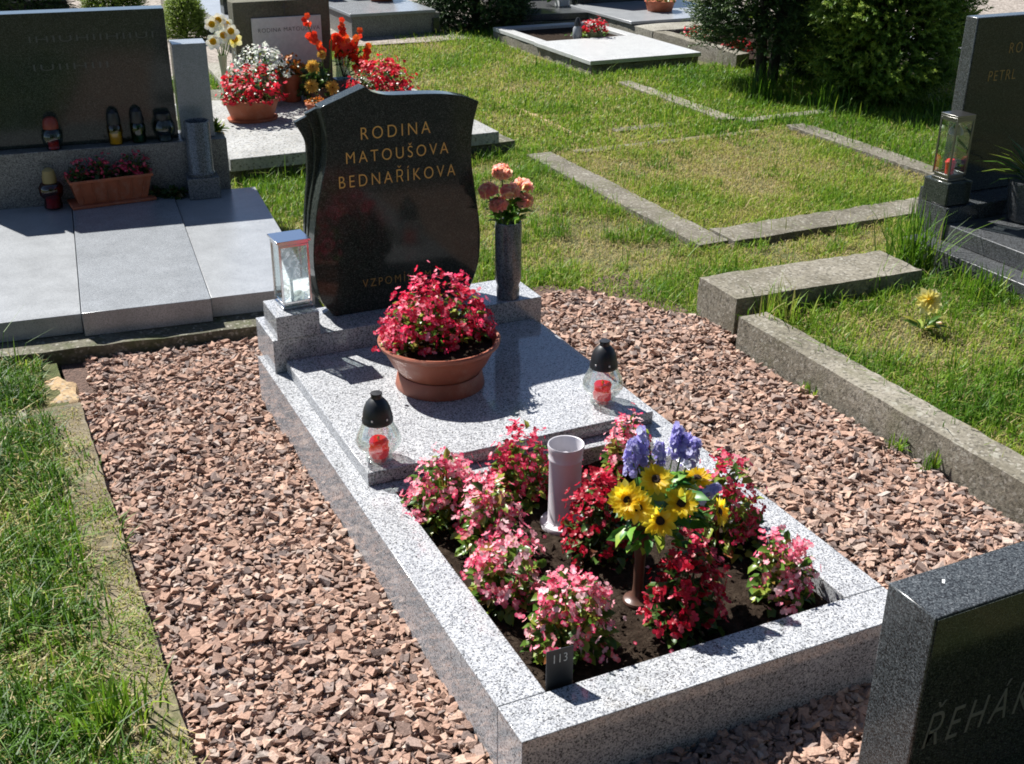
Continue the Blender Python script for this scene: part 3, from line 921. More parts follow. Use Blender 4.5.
def bushy(root, rad, h, leafmat, flmat, nleaf=240, nclus=34, per=4, fs=0.0145, ls=0.032, seed=0, lump=0.22, flip=1.0, zlow=0.15, sq=(1, 1), ftop=0.0):
    """a bedding plant: leafy dome with clusters of blossoms on its surface"""
    rr = np.random.default_rng(500 + seed)

    def shape(d):
        m = 1 - lump / 2 + lump * (vnoise(d[:, 0] * 2.1 + seed * 3.7 + 9, d[:, 1] * 2.1 + d[:, 2] * 1.9 + 5, seed))
        return d * m[:, None] * np.array([[rad * sq[0], rad * sq[1], h]])
    d = sph_dirs(nleaf, rr, 0.02, 1)
    p = shape(d) * rr.uniform(0.35, 0.93, (nleaf, 1))
    p[:, 2] = np.maximum(p[:, 2], 0.012)
    dirs = d * np.array([[1, 1, 0.5]]) + rr.normal(0, 0.45, (nleaf, 3))
    tb = MB()
    for i in range(9):
        q = shape(sph_dirs(1, rr, 0.2, 1))[0] * 0.8
        tb.tube([(q[0] * 0.15, q[1] * 0.15, -0.01), (q[0] * 0.55, q[1] * 0.55, q[2] * 0.55), tuple(q)], [0.004, 0.0035, 0.0025], 5)
    me = leaf_mesh('foliage', p, dirs, ls * rr.uniform(0.6, 1.25, nleaf), rr, LF, tb)
    link('foliage', me, leafmat, root)
    dc = sph_dirs(nclus, rr, zlow, 1)
    cp = np.repeat(shape(dc), per, 0)
    dd = np.repeat(dc, per, 0)
    m = len(cp)
    p = cp * rr.uniform(0.86, 1.06, (m, 1)) + rr.normal(0, fs * 0.95, (m, 3))
    p[:, 2] = np.maximum(p[:, 2], 0.02)
    nr = dd + rr.normal(0, 0.55, (m, 3)) + np.array([[0, -0.15, 0.25]])
    me = flower_mesh('blossoms', p, nr, fs * rr.uniform(0.6, 1.2, m), rr)
    link('blossoms', me, flmat, root)
    return root


# ------------------------------------------------------------------ MAIN GRAVE
HK = 0.18
t = thing('grave_surround', 'speckled grey granite kerb frame enclosing the flower bed and grave in the middle', 'grave kerb', (0, 0, 0))
mb = MB().box(0, 0.11, 0.1145, 2.035, -0.06, HK)
obj('side_kerb', mb, M['granite'], t, bevel=0.002)
mb = MB().box(0.89, 1.0, 0.1145, 2.035, -0.06, HK)
obj('side_kerb', mb, M['granite'], t, bevel=0.002)
obj('front_kerb', MB().box(0, 1.0, 0, 0.113, -0.06, HK), M['granite'], t, bevel=0.002)
obj('cross_kerb', MB().box(0.1115, 0.8885, 1.005, 1.12, -0.06, HK - 0.002), M['granite'], t, bevel=0.002)
obj('rear_kerb', MB().box(0.1115, 0.8885, 1.94, 2.033, -0.06, HK - 0.002), M['granite'], t, bevel=0.002)

V, F = grid_sheet(0.112, 0.888, 0.1135, 1.004, 0.128, 0.02, 0.006, lambda x, y: 0.010 * (vnoise(x * 16, y * 16, 2) - 0.5) + 0.006 * (vnoise(x * 45, y * 45, 3) - 0.5), 4)
kind(link('soil', np_mesh('soil', V, F, smooth=True), M['soil']), 'structure')
# clods and crumbs of the soil
cn = 1500
cx, cy = rng.uniform(0.12, 0.88, cn), rng.uniform(0.12, 0.99, cn)
cs = np.clip(rng.lognormal(math.log(0.0035), 0.5, cn), 0.0015, 0.012)
cp = np.stack([cx, cy, 0.131 + cs * 0.2], 1)
ps = []
ti = rng.integers(0, 8, cn)
for q in range(8):
    m = ti == q
    ps.append(scatter(tpl[q][0], [tpl[q][1]], cp[m], frames(rng.normal(size=(m.sum(), 3)), rng.uniform(0, 6, m.sum())), cs[m]))
V, F = merge(ps)
kind(tag(link('soil_crumbs', np_mesh('soil_crumbs', V, F), M['soil']), 'dark crumbs of soil lying in the flower bed', 'soil'), 'stuff')

o = obj('cover_slab', MB().box(-0.447, 0.447, -0.404, 0.404, 0, 0.04), M['granite'], None, (0.5, 1.462, HK + 0.001), bevel=0.0025)
tag(o, 'polished granite slab under the terracotta bowl, behind the flower bed', 'grave slab')

t = thing('stone_plinth', 'speckled granite plinth carrying the black headstone with gold names', 'plinth', (0.5, 1.871, HK + 0.001))
obj('plinth', MB().box(-0.482, 0.482, 0, 0.222, 0, 0.114), M['granite'], t, bevel=0.002)
obj('raised_block', MB().box(-0.467, -0.325, -0.004, 0.16, 0.1145, 0.194), M['granite'], t, bevel=0.002)

# headstone
HY = 1.99
main = [(0.262, 0.2965), (0.224, 0.351), (0.207, 0.421), (0.203, 0.519), (0.221, 0.656), (0.245, 0.756), (0.266, 0.835), (0.270, 0.915), (0.256, 0.997), (0.405, 1.050), (0.429, 1.032),
        (0.46, 1.023), (0.50, 1.017), (0.607, 1.012), (0.684, 1.005), (0.75, 0.991), (0.797, 0.972), (0.775, 0.889), (0.769, 0.783), (0.782, 0.673), (0.799, 0.538), (0.796, 0.435), (0.78, 0.371), (0.745, 0.2965)]


def catmull(P, sharp=(), sub=4):
    out = []
    n_ = len(P)
    for i in range(n_):
        a, b = P[i], P[(i + 1) % n_]
        p0 = P[i - 1] if i not in sharp else a
        p3 = P[(i + 2) % n_] if (i + 1) % n_ not in sharp else b
        for s in range(sub):
            u = s / sub
            f = lambda k: 0.5 * ((2 * a[k]) + (-p0[k] + b[k]) * u + (2 * p0[k] - 5 * a[k] + 4 * b[k] - p3[k]) * u * u + (-p0[k] + 3 * a[k] - 3 * b[k] + p3[k]) * u ** 3)
            out.append((f(0), f(1)))
    return out


hs = thing('headstone', 'black headstone with gold family names and stepped left edge', 'headstone', (0.5, HY, 0.2955))
ho = (0.5, HY, 0.2955)
mo = catmull(main, (0, 8, 9, 10, 16, 23), 4)
obj('stone', MB().prism_xz(mo, HY, HY + 0.062), M['granite_dark'], hs, off=ho, bevel=0.0025, smooth=25)
L2 = [(0.30, 0.2965), (0.225, 0.345), (0.206, 0.42), (0.202, 0.52), (0.216, 0.656), (0.236, 0.756), (0.248, 0.835), (0.248, 0.905), (0.226, 0.968), (0.30, 0.998), (0.40, 0.95), (0.40, 0.40)]
obj('stepped_edge', MB().prism_xz(catmull(L2, (0, 8, 9, 10, 11), 4), HY + 0.0635, HY + 0.088), M['granite_dark'], hs, off=ho, bevel=0.0025, smooth=25)
L3 = [(0.31, 0.2965), (0.226, 0.34), (0.205, 0.42), (0.200, 0.52), (0.211, 0.656), (0.225, 0.756), (0.229, 0.835), (0.226, 0.88), (0.196, 0.938), (0.27, 0.968), (0.40, 0.93), (0.40, 0.40)]
obj('stepped_edge', MB().prism_xz(catmull(L3, (0, 8, 9, 10, 11), 4), HY + 0.0885, HY + 0.110), M['granite_dark'], hs, off=ho, bevel=0.0025, smooth=25)
ty = HY - 0.0005
text('lettering', 'RODINA', 0.384, 0.622, 0.884, 0.039, ty, M['gold'], hs, off=ho, space=1.4)
text('lettering', 'MATOUŠOVA', 0.331, 0.684, 0.811, 0.037, ty, M['gold'], hs, off=ho, space=1.4)
text('lettering', 'BEDNAŘÍKOVA', 0.303, 0.708, 0.733, 0.039, ty, M['gold'], hs, off=ho, space=1.4)
text('lettering', 'VZPOMÍNÁME', 0.366, 0.636, 0.384, 0.027, ty, M['gold_dim'], hs, off=ho, space=1.4)


def square_lantern(root, wd, dp, h, metal, pane, over=0.006, front=None):
    """glazed metal grave lantern: stepped foot, four posts, panes, roof plate"""
    b = MB().box(-wd * .5, wd * .5, -dp * .5, dp * .5, 0.0, h * 0.035).box(-wd * .43, wd * .43, -dp * .43, dp * .43, h * 0.035, h * 0.075)
    obj('foot', b, metal, root, bevel=0.001)
    f = MB()
    a, c_, p = wd * .46, dp * .46, wd * 0.075
    z0, z1 = h * 0.076, h * 0.93
    for sx in (-1, 1):
        for sy in (-1, 1):
            f.box(sx * a - p / 2, sx * a + p / 2, sy * c_ - p / 2, sy * c_ + p / 2, z0, z1)
    for sy in (-1, 1):
        for zz in (z0, z1 - p * 1.0):
            f.box(-a + p / 2 + .0005, a - p / 2 - .0005, sy * c_ - p * .42, sy * c_ + p * .42, zz, zz + p)
    for sx in (-1, 1):
        for zz in (z0, z1 - p * 1.0):
            f.box(sx * a - p * .42, sx * a + p * .42, -c_ + p / 2 + .0005, c_ - p / 2 - .0005, zz, zz + p)
    obj('frame', f, metal, root, bevel=0.0008)
    for sx, sy in ((0, -1), (0, 1), (-1, 0), (1, 0)):
        q = MB()
        if sy:
            q.box(-a + p / 2, a - p / 2, sy * c_ - .001, sy * c_ + .001, z0 + p, z1 - p)
        else:
            q.box(sx * a - .001, sx * a + .001, -c_ + p / 2, c_ - p / 2, z0 + p, z1 - p)
        obj('pane', q, front if front is not None and sy < 0 else pane, root)
    rf = MB().box(-wd * .5, wd * .5, -dp * .5, dp * .5, z1 + 0.0005, h * 0.965)
    rf.box(-wd * .5 - over, wd * .5 + over, -dp * .5 - over, dp * .5 + over, h * 0.966, h)
    obj('roof', rf, metal, root, bevel=0.001)
    return root


t = thing('grave_lantern', 'shiny chrome glazed lantern on the granite block left of the headstone', 'lantern', (0.118, 1.962, 0.3765), R(2), 'glazed metal grave lanterns')
square_lantern(t, 0.10, 0.092, 0.231, M['chrome'], M['pane'], front=M['etched'])
obj('candle_cup', MB().lathe([(0.0, 0.019), (0.024, 0.019), (0.028, 0.03), (0.030, 0.075), (0.028, 0.075), (0.025, 0.035), (0.0, 0.033)], 20), M['glass'], t)
obj('candle', MB().lathe([(0.0, 0.0335), (0.022, 0.0335), (0.022, 0.055), (0.016, 0.058), (0.0, 0.054)], 16), M['white_wax'], t)

# stone vase and its flowers
VX = (0.873, 1.918, 0.2955)
vp = [(0.0, 0.0), (0.040, 0.0), (0.041, 0.03), (0.038, 0.045), (0.044, 0.062), (0.0465, 0.075), (0.0465, 0.268), (0.0445, 0.276), (0.038, 0.276), (0.037, 0.262), (0.037, 0.20), (0.0, 0.20)]
o = obj('stone_vase', MB().lathe(vp, 40), M['vase_stone'], None, VX)
tag(o, 'blue grey granite cylinder vase holding coral flowers beside the black headstone', 'vase')

t = thing('flower_bouquet', 'artificial coral and yellow carnations standing in the granite vase', 'flowers', (0.873, 1.918, 0.50))
spots = [((-0.022, 0.01, 0.243)), ((-0.083, -0.01, 0.19)), ((-0.010, -0.03, 0.185)), ((0.058, 0.0, 0.19)), ((-0.052, -0.035, 0.147)), ((0.040, -0.03, 0.148))]
rr = np.random.default_rng(77)
st = MB()
for s in spots:
    n_ = 70
    d = sph_dirs(n_, rr, -0.15, 1)
    tilt = np.array([s[0] * 5 - 0.1, -0.15, 1.0])
    tilt /= np.linalg.norm(tilt)
    Rm = frames(tilt[None], np.zeros(1))[0]
    p = (d * np.array([[0.029, 0.029, 0.012]]) * rr.uniform(0.4, 1, (n_, 1))) @ Rm.T + np.array(s)
    nr = (d * np.array([[1, 1, 0.8]]) + rr.normal(0, 0.25, (n_, 3))) @ Rm.T
    me = flower_mesh('bloom', p, nr, 0.0165 * rr.uniform(0.7, 1.2, n_), rr, PF5)
    link('bloom', me, M['fl_coral'], t)
    st.tube([(s[0] * 0.2, s[1] * 0.2, -0.08), (s[0] * 0.5, s[1] * 0.5, 0.06), (s[0] * 0.98, s[1] * 0.9, s[2] - 0.006)], 0.0028, 6)
obj('stems', st, M['stem'], t)
n_ = 90
a = rr.uniform(0, 2 * PI, n_)
p = np.stack([0.025 * np.cos(a), 0.025 * np.sin(a), rr.uniform(0.06, 0.145, n_)], 1)
d = np.stack([np.cos(a), np.sin(a), rr.uniform(0.5, 1.8, n_)], 1)
link('foliage', leaf_mesh('foliage', p, d, rr.uniform(0.035, 0.065, n_), rr, leaf_tpl(1, 0.5, 0.12, -0.3)), M['stem_leaf'], t)

# terracotta bowl, its saucer and the begonia
BX, BY = 0.446, 1.508
o = obj('saucer', MB().lathe([(0.0, 0.0), (0.138, 0.0), (0.139, 0.004), (0.131, 0.044), (0.128, 0.048), (0.123, 0.046), (0.118, 0.03), (0.0, 0.028)], 48), M['terracotta'], None, (BX, BY, 0.2215))
tag(o, 'round terracotta saucer under the flower bowl on the granite slab', 'saucer')
t = thing('flower_bowl', 'wide terracotta bowl on a saucer in the middle of the granite slab', 'flower pot', (BX, BY, 0.2505))
bp = [(0.0, 0.0), (0.104, 0.0), (0.110, 0.004), (0.122, 0.016), (0.146, 0.046), (0.165, 0.082), (0.174, 0.102), (0.186, 0.110), (0.189, 0.120), (0.185, 0.125), (0.176, 0.123), (0.169, 0.110), (0.158, 0.085), (0.0, 0.083)]
obj('bowl', MB().lathe(bp, 56), M['terracotta'], t)
V, F = [], []
rs, ss = 10, 40
VV = [(0, 0, 0.106)]
for i in range(1, rs + 1):
    for j in range(ss):
        a = 2 * PI * j / ss
        r0 = 0.166 * i / rs
        x, y = r0 * math.cos(a), r0 * math.sin(a)
        VV.append((x, y, 0.102 + 0.012 * (mnoise.noise(Vector((x * 30, y * 30, 3))))))
FF = [(0, 1 + j, 1 + (j + 1) % ss) for j in range(ss)]
for i in range(rs - 1):
    for j in range(ss):
        FF.append((1 + i * ss + j, 1 + (i + 1) * ss + j, 1 + (i + 1) * ss + (j + 1) % ss, 1 + i * ss + (j + 1) % ss))
obj('potting_soil', MB().add(VV, FF), M['soil'], t, smooth=60)
t = thing('begonia', 'bushy magenta red begonia planted in the terracotta bowl', 'flowering plant', (BX - 0.004, BY + 0.020, 0.345))
bushy(t, 0.170, 0.205, M['leaf'], M['fl_bowl'], 420, 165, 5, 0.0132, 0.029, 23, lump=0.5, sq=(1.04, 0.66), zlow=0.02)

# bedding begonias
fn = 46
fp = np.stack([rng.uniform(0.13, 0.87, fn), rng.uniform(0.13, 0.98, fn), np.full(fn, 0.144)], 1)
kind(tag(link('fallen_petals', flower_mesh('fallen_petals', fp, rng.normal(0, 0.35, (fn, 3)) + np.array([[0, 0, 1.0]]), rng.uniform(0.004, 0.009, fn), rng, PF5), M['fl_pink']), 'fallen pink petals lying on the soil of the flower bed', 'petals'), 'stuff')
beds = [('A', 0.206, 0.885, 0.120, 0.215, 'fl_pink', 'leaf', 'broad pale pink begonia at the back left corner of the bed, nearest the slab'),
        ('D', 0.425, 0.905, 0.098, 0.225, 'fl_deep', 'leaf', 'deep pink begonia behind the grey tube, against the granite slab'),
        ('C', 0.255, 0.715, 0.100, 0.185, 'fl_pink', 'leaf', 'low pink begonia along the left kerb between two larger pink ones'),
        ('B', 0.200, 0.500, 0.100, 0.205, 'fl_pink', 'leaf', 'rounded pink begonia halfway along the left granite kerb'),
        ('E', 0.247, 0.270, 0.108, 0.205, 'fl_pink', 'leaf', 'light pink begonia directly behind the black number plate'),
        ('F', 0.490, 0.565, 0.108, 0.250, 'fl_red', 'leaf_dark', 'crimson begonia beside the grey tube in the middle of the bed'),
        ('G', 0.520, 0.225, 0.102, 0.225, 'fl_red', 'leaf_dark', 'crimson begonia in front of the brown vase, close to the front kerb'),
        ('H', 0.770, 0.915, 0.075, 0.190, 'fl_pink', 'leaf', 'small pale begonia with yellow leaves below the right candle lantern'),
        ('I', 0.800, 0.490, 0.108, 0.255, 'fl_deep', 'leaf', 'tall rose pink begonia to the right of the sunflowers'),
        ('J', 0.795, 0.232, 0.080, 0.190, 'fl_pink', 'leaf', 'compact pale pink begonia alone in the front right corner'),
        ('K', 0.545, 0.880, 0.055, 0.130, 'fl_deep', 'leaf', 'sparse reddish begonia just behind the grey tube vase'),
        ]
for i, (_, x, y, r0, h0, fm, lm, lab) in enumerate(beds):
    t = thing('begonia', lab, 'flowering plant', (x, y, 0.128), 0, 'begonias bedded inside the granite frame')
    nl = int(250 * (r0 / 0.1) ** 1.5)
    nc = {'H': 32, 'J': 36, 'K': 16, 'G': 76, 'F': 84}.get(_, int(52 * (r0 / 0.1) ** 1.5))
    bushy(t, r0 * 0.84, h0, M[lm], M[fm], nl, int(nc * 1.1), 5, 0.0120, 0.031, 31 + i, lump=0.3, zlow=0.16)


# glass candle lanterns
def glass_candle(x, y, label, tilt=0.0):
    t = thing('candle_lantern', label, 'candle lantern', (x, y, 0.2215), tilt, 'glass candle lanterns with black lids')
    prof = [(0.0, 0.004), (0.032, 0.004), (0.036, 0.0), (0.038, 0.004), (0.035, 0.014), (0.037, 0.022), (0.050, 0.036), (0.0605, 0.052), (0.0615, 0.064), (0.056, 0.082), (0.046, 0.102), (0.040, 0.118)]
    m = MB()
    m.cap1 = False
    m.lathe(prof, 80, mod=lambda a, z: 1 + 0.012 * math.sin(20 * a + z * 90) if 0.025 < z < 0.11 else 1)
    obj('glass_jar', m, M['glass'], t, smooth=60)
    c = MB()
    c.cap0 = False
    c.lathe([(0.041, 0.115), (0.0425, 0.117), (0.0425, 0.126), (0.0405, 0.130), (0.0395, 0.141), (0.036, 0.157), (0.030, 0.171), (0.022, 0.181), (0.0155, 0.186), (0.0150, 0.196), (0.0165, 0.198), (0.0160, 0.201), (0.0, 0.202)], 40)
    cap = obj('lid', c, M['black_plastic'], t)
    for q in range(6):
        a = 2 * PI * q / 6 + 0.35
        h = MB().box(-0.0022, 0.0022, -0.0418, -0.0402, 0.1310, 0.1360)
        h.v = [(px * math.cos(a) - py * math.sin(a), px * math.sin(a) + py * math.cos(a), pz) for px, py, pz in h.v]
        obj('vent', h, M['white_wax'], cap)
    wx = MB().lathe([(0.0, 0.012), (0.026, 0.012), (0.028, 0.026), (0.0245, 0.040), (0.0265, 0.056), (0.024, 0.062), (0.0, 0.058)], 14, mod=lambda a, z: 1 + 0.06 * math.sin(3 * a + z * 60))
    obj('wax', wx, M['bright_wax'], t)
    obj('wick', MB().lathe([(0.0035, 0.059), (0.004, 0.066), (0.002, 0.069), (0, 0.070)], 8), M['cup'], t)
    return t


glass_candle(0.108, 1.122, 'glass candle lantern with black lid on the slab near its left corner')
glass_candle(0.840, 1.178, 'glass candle lantern with black lid on the slab by the right gravel', 0.6)

# grey plastic tube vase
m = MB().lathe([(0.0, -0.01), (0.061, -0.01), (0.063, 0.006), (0.060, 0.012), (0.046, 0.016), (0.0425, 0.024), (0.0415, 0.10), (0.0425, 0.193), (0.0445, 0.197), (0.0445, 0.202), (0.0430, 0.206), (0.0455, 0.223), (0.0475, 0.234), (0.0465, 0.239), (0.044, 0.238), (0.042, 0.223), (0.039, 0.195), (0.038, 0.14), (0.0, 0.14)], 44)
t = thing('tube_vase', 'empty grey plastic tube vase standing upright in the flower bed soil', 'vase', (0.481, 0.740, 0.132))
obj('tube', m, M['grey_plastic'], t)
obj('inner_stub', MB().lathe([(0.014, 0.1405), (0.0135, 0.206), (0.011, 0.210), (0, 0.210)], 14), M['grey_plastic'], t)

# brown vase with sunflowers
o = obj('grave_vase', MB().lathe([(0.0, -0.008), (0.032, -0.008), (0.035, 0.003), (0.033, 0.008), (0.022, 0.012), (0.0145, 0.022), (0.0125, 0.05), (0.013, 0.12), (0.020, 0.19), (0.034, 0.235), (0.035, 0.24), (0.031, 0.238), (0.018, 0.19), (0.0, 0.185)], 32), M['brown_plastic'], None, (0.480, 0.362, 0.133))
tag(o, 'slim brown plastic vase on a round foot holding the sunflowers', 'vase')


def daisy(name, c, nrm, rad, npet, mat, parent, rr, rows=2, disc=0.34, wid=0.36, discmat=None, droop=0.0):
    """ray flower: rows of narrow petals round a domed disc"""
    n0 = np.array(nrm, float)
    n0 /= np.linalg.norm(n0)
    Rm = frames(n0[None], np.array([rr.uniform(0, 6)]))[0]
    Ps = []
    T = []
    V0 = np.array([(0.2, 0, 0), (0.45, -0.5 * wid, 0.05), (0.8, -0.42 * wid, 0.05 - droop * .5), (1.0, 0, 0.0 - droop), (0.8, 0.42 * wid, 0.05 - droop * .5), (0.45, 0.5 * wid, 0.05)])
    for rw in range(rows):
        for i in range(npet):
            a = 2 * PI * (i + 0.5 * rw) / npet + rr.normal(0, 0.07)
            el = 0.12 + rw * 0.25 + rr.normal(0, 0.09)
            L = rad * (1 - 0.12 * rw) * rr.uniform(0.88, 1.08)
            ca, sa, ce, se = math.cos(a), math.sin(a), math.cos(el), math.sin(el)
            P = V0 * L
            x = P[:, 0] * ce - P[:, 2] * se
            z = P[:, 0] * se + P[:, 2] * ce + rw * 0.002
            Ps.append(np.stack([x * ca - P[:, 1] * sa, x * sa + P[:, 1] * ca, z], 1))
            T += [0, 0.4, 0.8, 1, 0.8, 0.4]
    V = np.concatenate(Ps) @ Rm.T + np.array(c)
    k_ = len(Ps)
    F = [np.arange(k_)[:, None] * 6 + np.array([[0, 1, 2, 3]]), np.arange(k_)[:, None] * 6 + np.array([[0, 3, 4, 5]])]
    o = link(name, np_mesh(name, V, F, smooth=True, tone=np.array(T)), mat, parent)
    if discmat is not None:
        m_ = MB().lathe([(rad * disc, 0.0), (rad * disc * 0.95, rad * 0.10), (rad * disc * 0.6, rad * 0.18), (0, rad * 0.17)], 16)
        m_.v = [tuple(np.array(p) @ Rm.T + np.array(c) + n0 * rad * 0.05) for p in m_.v]
        obj('disc', m_, discmat, o)
    return o


t = thing('flower_bouquet', 'artificial sunflowers with violet spikes in the slim brown vase', 'flowers', (0.487, 0.335, 0.298))
t.scale = (1.10, 1.10, 1.06)
rr = np.random.default_rng(5)
TC = np.array([-0.42, -0.62, 0.45])
for (x, z, r0, dn, rows, dy) in [(-0.072, 0.148, 0.043, (-0.3, 0, 0.1), 3, -0.02), (-0.060, 0.136, 0.036, (0, 0, 0.2), 2, -0.040), (0.004, 0.166, 0.037, (0.1, 0.1, 0.25), 2, 0.0), (0.038, 0.124, 0.038, (0.2, 0, 0.2), 2, -0.045),
                                (-0.014, 0.100, 0.038, (0.05, -0.2, 0.0), 2, -0.05), (0.158, 0.052, 0.037, (1.0, 0, -0.1), 2, -0.01), (0.120, 0.128, 0.035, (0.5, 0.3, 0.9), 2, 0.02)]:
    daisy('sunflower', (x, dy, z), TC + np.array(dn), r0, 15, M['fl_yellow'], t, rr, rows, 0.30, 0.36, M['disc'])
st = MB()
spk = [((-0.046, 0.03, 0.17), (-0.046, 0.035, 0.262)), ((-0.012, 0.05, 0.17), (-0.006, 0.06, 0.275)), ((0.018, 0.03, 0.16), (0.022, 0.035, 0.245)), ((0.072, 0.05, 0.17), (0.085, 0.06, 0.265)), ((0.088, 0.02, 0.155), (0.108, 0.02, 0.235)), ((0.09, -0.01, 0.088), (0.150, -0.03, 0.125)), ((-0.028, 0.05, 0.175), (-0.030, 0.06, 0.25)), ((0.088, 0.04, 0.165), (0.098, 0.05, 0.235))]
for a0, a1 in spk:
    a0, a1 = np.array(a0) + np.array((0.008, 0, 0.012)), np.array(a1) + np.array((0.008, 0, 0.012))
    n_ = 60
    u = rr.random(n_)
    a1 = a0 + (a1 - a0) * 0.72
    ax = (a1 - a0) / np.linalg.norm(a1 - a0)
    dd = rr.normal(size=(n_, 3))
    dd -= (dd @ ax)[:, None] * ax
    dd /= np.linalg.norm(dd, axis=1, keepdims=True)
    p = a0 + u[:, None] * (a1 - a0) + dd * (0.015 * (1 - u * 0.6))[:, None] * rr.uniform(0.4, 1.35, (n_, 1))
    link('violet_spike', flower_mesh('violet_spike', p, dd + ax * 0.3, rr.uniform(0.005, 0.010, n_), rr, PF5), M['fl_violet'], t)
    st.tube([(0, 0.02, 0.0), tuple(a0 * 0.7), tuple(a1)], 0.002, 5)
for (x, z, y) in [(-0.072, 0.148, 0.0), (-0.04, 0.126, -0.02), (0.004, 0.166, 0.02), (0.06, 0.108, -0.01), (0.015, 0.07, -0.03), (0.165, 0.055, 0.01), (0.12, 0.128, 0.03)]:
    st.tube([(0, 0.02, -0.02), (x * 0.5, 0.02, z * 0.5), (x, y, z - 0.008)], 0.0025, 5)
obj('stems', st, M['stem'], t)
n_ = 120
a = rr.uniform(0, 2 * PI, n_)
q = rr.uniform(0.1, 1.0, n_)
p = np.stack([0.035 + 0.085 * q * np.cos(a), 0.012 + 0.045 * q * np.sin(a), rr.uniform(0.02, 0.15, n_) - 0.03 * q], 1)
d = np.stack([np.cos(a), np.sin(a) - 0.3, rr.uniform(-0.5, 0.9, n_)], 1)
link('foliage', leaf_mesh('foliage', p, d, rr.uniform(0.03, 0.06, n_), rr, leaf_tpl(1, 0.6, 0.12, -0.3)), island('artificial_leaf', [(0, (0.02, 0.10, 0.02)), (0.5, (0.06, 0.21, 0.03)), (0.85, (0.16, 0.34, 0.04)), (1, (0.40, 0.45, 0.05))], 0.4, 0.3).m, t)

# number plate
t = thing('number_plate', 'small black plate reading 113 in the front left corner of the bed', 'number plate', (0.144, 0.121, 0.128), R(-3))
obj('plate', MB().box(-0.0305, 0.0305, -0.0015, 0.0015, 0.03, 0.145), M['black_plastic'], t, bevel=0.0008)
obj('spike', MB().box(-0.006, 0.006, -0.001, 0.001, -0.03, 0.0295), M['black_plastic'], t)
text('lettering', '113', -0.014, 0.016, 0.112, 0.021, -0.0016, M['white_letter'], t, depth=0.0006)

# ------------------------------------------------------------------ OLD KERBS AROUND


def old_kerb(label, x0, x1, y0, y1, z0, z1, mat='concrete', step=0.045, amp=0.0022, chip=0.004, seed=0, name='concrete_kerb', rz=0.0, cat='kerb', tiltx=0.0, tilty=0.0):
    c = ((x0 + x1) / 2, (y0 + y1) / 2, z0)
    m_ = MB().rough_box(x0 - c[0], x1 - c[0], y0 - c[1], y1 - c[1], 0, z1 - z0, step, amp, chip, seed)
    o = obj(name, m_, M[mat], None, c, rz, smooth=50)
    o.rotation_euler = (tiltx, tilty, rz)
    return tag(o, label, cat)


old_kerb('low weathered concrete edging between the left grass plot and the gravel', -0.72, -0.566, -0.7, 2.20, -0.03, 0.052, 'dirty_edging', seed=1)
old_kerb('short grey kerb crossing the left plot, half hidden in grass', -1.6, -0.735, 2.10, 2.24, -0.03, 0.045, 'concrete', seed=2)
old_kerb('sandy brown stone at the back corner of the left gravel strip', -0.665, -0.555, 2.225, 2.50, -0.03, 0.045, 'stone_brown', seed=3, name='stone_slab', cat='stone', chip=0.03)
old_kerb('tall concrete block kerb lying across the right end of the gravel', 1.80, 2.70, 1.815, 2.085, -0.03, 0.168, 'concrete', seed=4, rz=R(-2), tilty=R(0.3))
old_kerb('long raised concrete kerb between right gravel strip and grass', 1.755, 1.885, -0.45, 1.755, -0.05, 0.133, 'concrete', seed=5)
old_kerb('grey flush kerb slanting up between the patchy grass and the mown plot', 2.285, 2.455, 2.80, 4.66, -0.05, 0.022, 'concrete_old', seed=6)
old_kerb('thin flush kerb at the far side of the mown plot', 2.62, 4.02, 4.625, 4.70, -0.05, 0.004, 'concrete_old', seed=7)
old_kerb('darker flush kerb on the far right of the mown plot', 4.18, 4.33, 3.1, 4.63, -0.05, 0.030, 'concrete_old', seed=8)
old_kerb('broken flush kerb along the near side of the mown plot', 2.462, 3.92, 2.77, 2.985, -0.05, 0.026, 'concrete_old', seed=9, amp=0.004)
old_kerb('narrow pale kerb slanting towards the evergreen shrubs', 3.93, 4.06, 4.99, 6.42, -0.05, 0.014, 'concrete', seed=10)
old_kerb('low pale kerb running to the foot of the evergreen shrubs', 4.065, 4.95, 4.88, 4.985, -0.05, 0.014, 'concrete', seed=11)
old_kerb('short sunken kerb fragment lying in the lush lawn', 3.12, 3.66, 5.02, 5.12, -0.05, 0.004, 'concrete_old', seed=12)
old_kerb('strip of bare brown edging beside the rear tomb slab', 2.80, 2.90, 4.95, 6.3, -0.05, 0.004, 'stone_brown', seed=13, chip=0.03)
o = obj('granite_kerb', MB().box(-0.4, 0.4, -0.06, 0.06, 0, 0.10), M['granite_slate'], None, (2.06, 0.17, -0.05), bevel=0.003)
tag(o, 'dark granite kerb end poking out behind the near black headstone', 'kerb')

# near black stone seen from its back left corner
BZ = 0.55
t = thing('headstone', 'dark granite headstone with silver lettering cut off at the bottom right', 'headstone', (1.13, -0.334, 0))
obj('stone', MB().box(-0.525, 0.525, -0.06, 0.06, 0.085, BZ), M['granite_dark_top'], t, bevel=0.003)
obj('white_stain', MB().lathe([(0, 0), (0.005, 0.0004), (0.0035, 0.002), (0, 0.0024)], 9, mod=lambda a, z: 1 + 0.5 * math.sin(2 * a)), M['white_letter'], t, (-0.43, 0.02, BZ))
obj('polished_face', MB().box(-0.521, 0.521, -0.0625, -0.0605, 0.09, BZ - 0.004), M['granite_dark'], t)
text('lettering', 'ŘEHÁK', -0.499, -0.228, 0.248, 0.074, -0.0628, M['grey_letter'], t, depth=0.0006, shear=0.22, space=1.35, thin=-0.006)
obj('plinth', MB().box(-0.525, 0.60, -0.10, 0.09, -0.05, 0.084), M['granite_dark_top'], t, bevel=0.003)

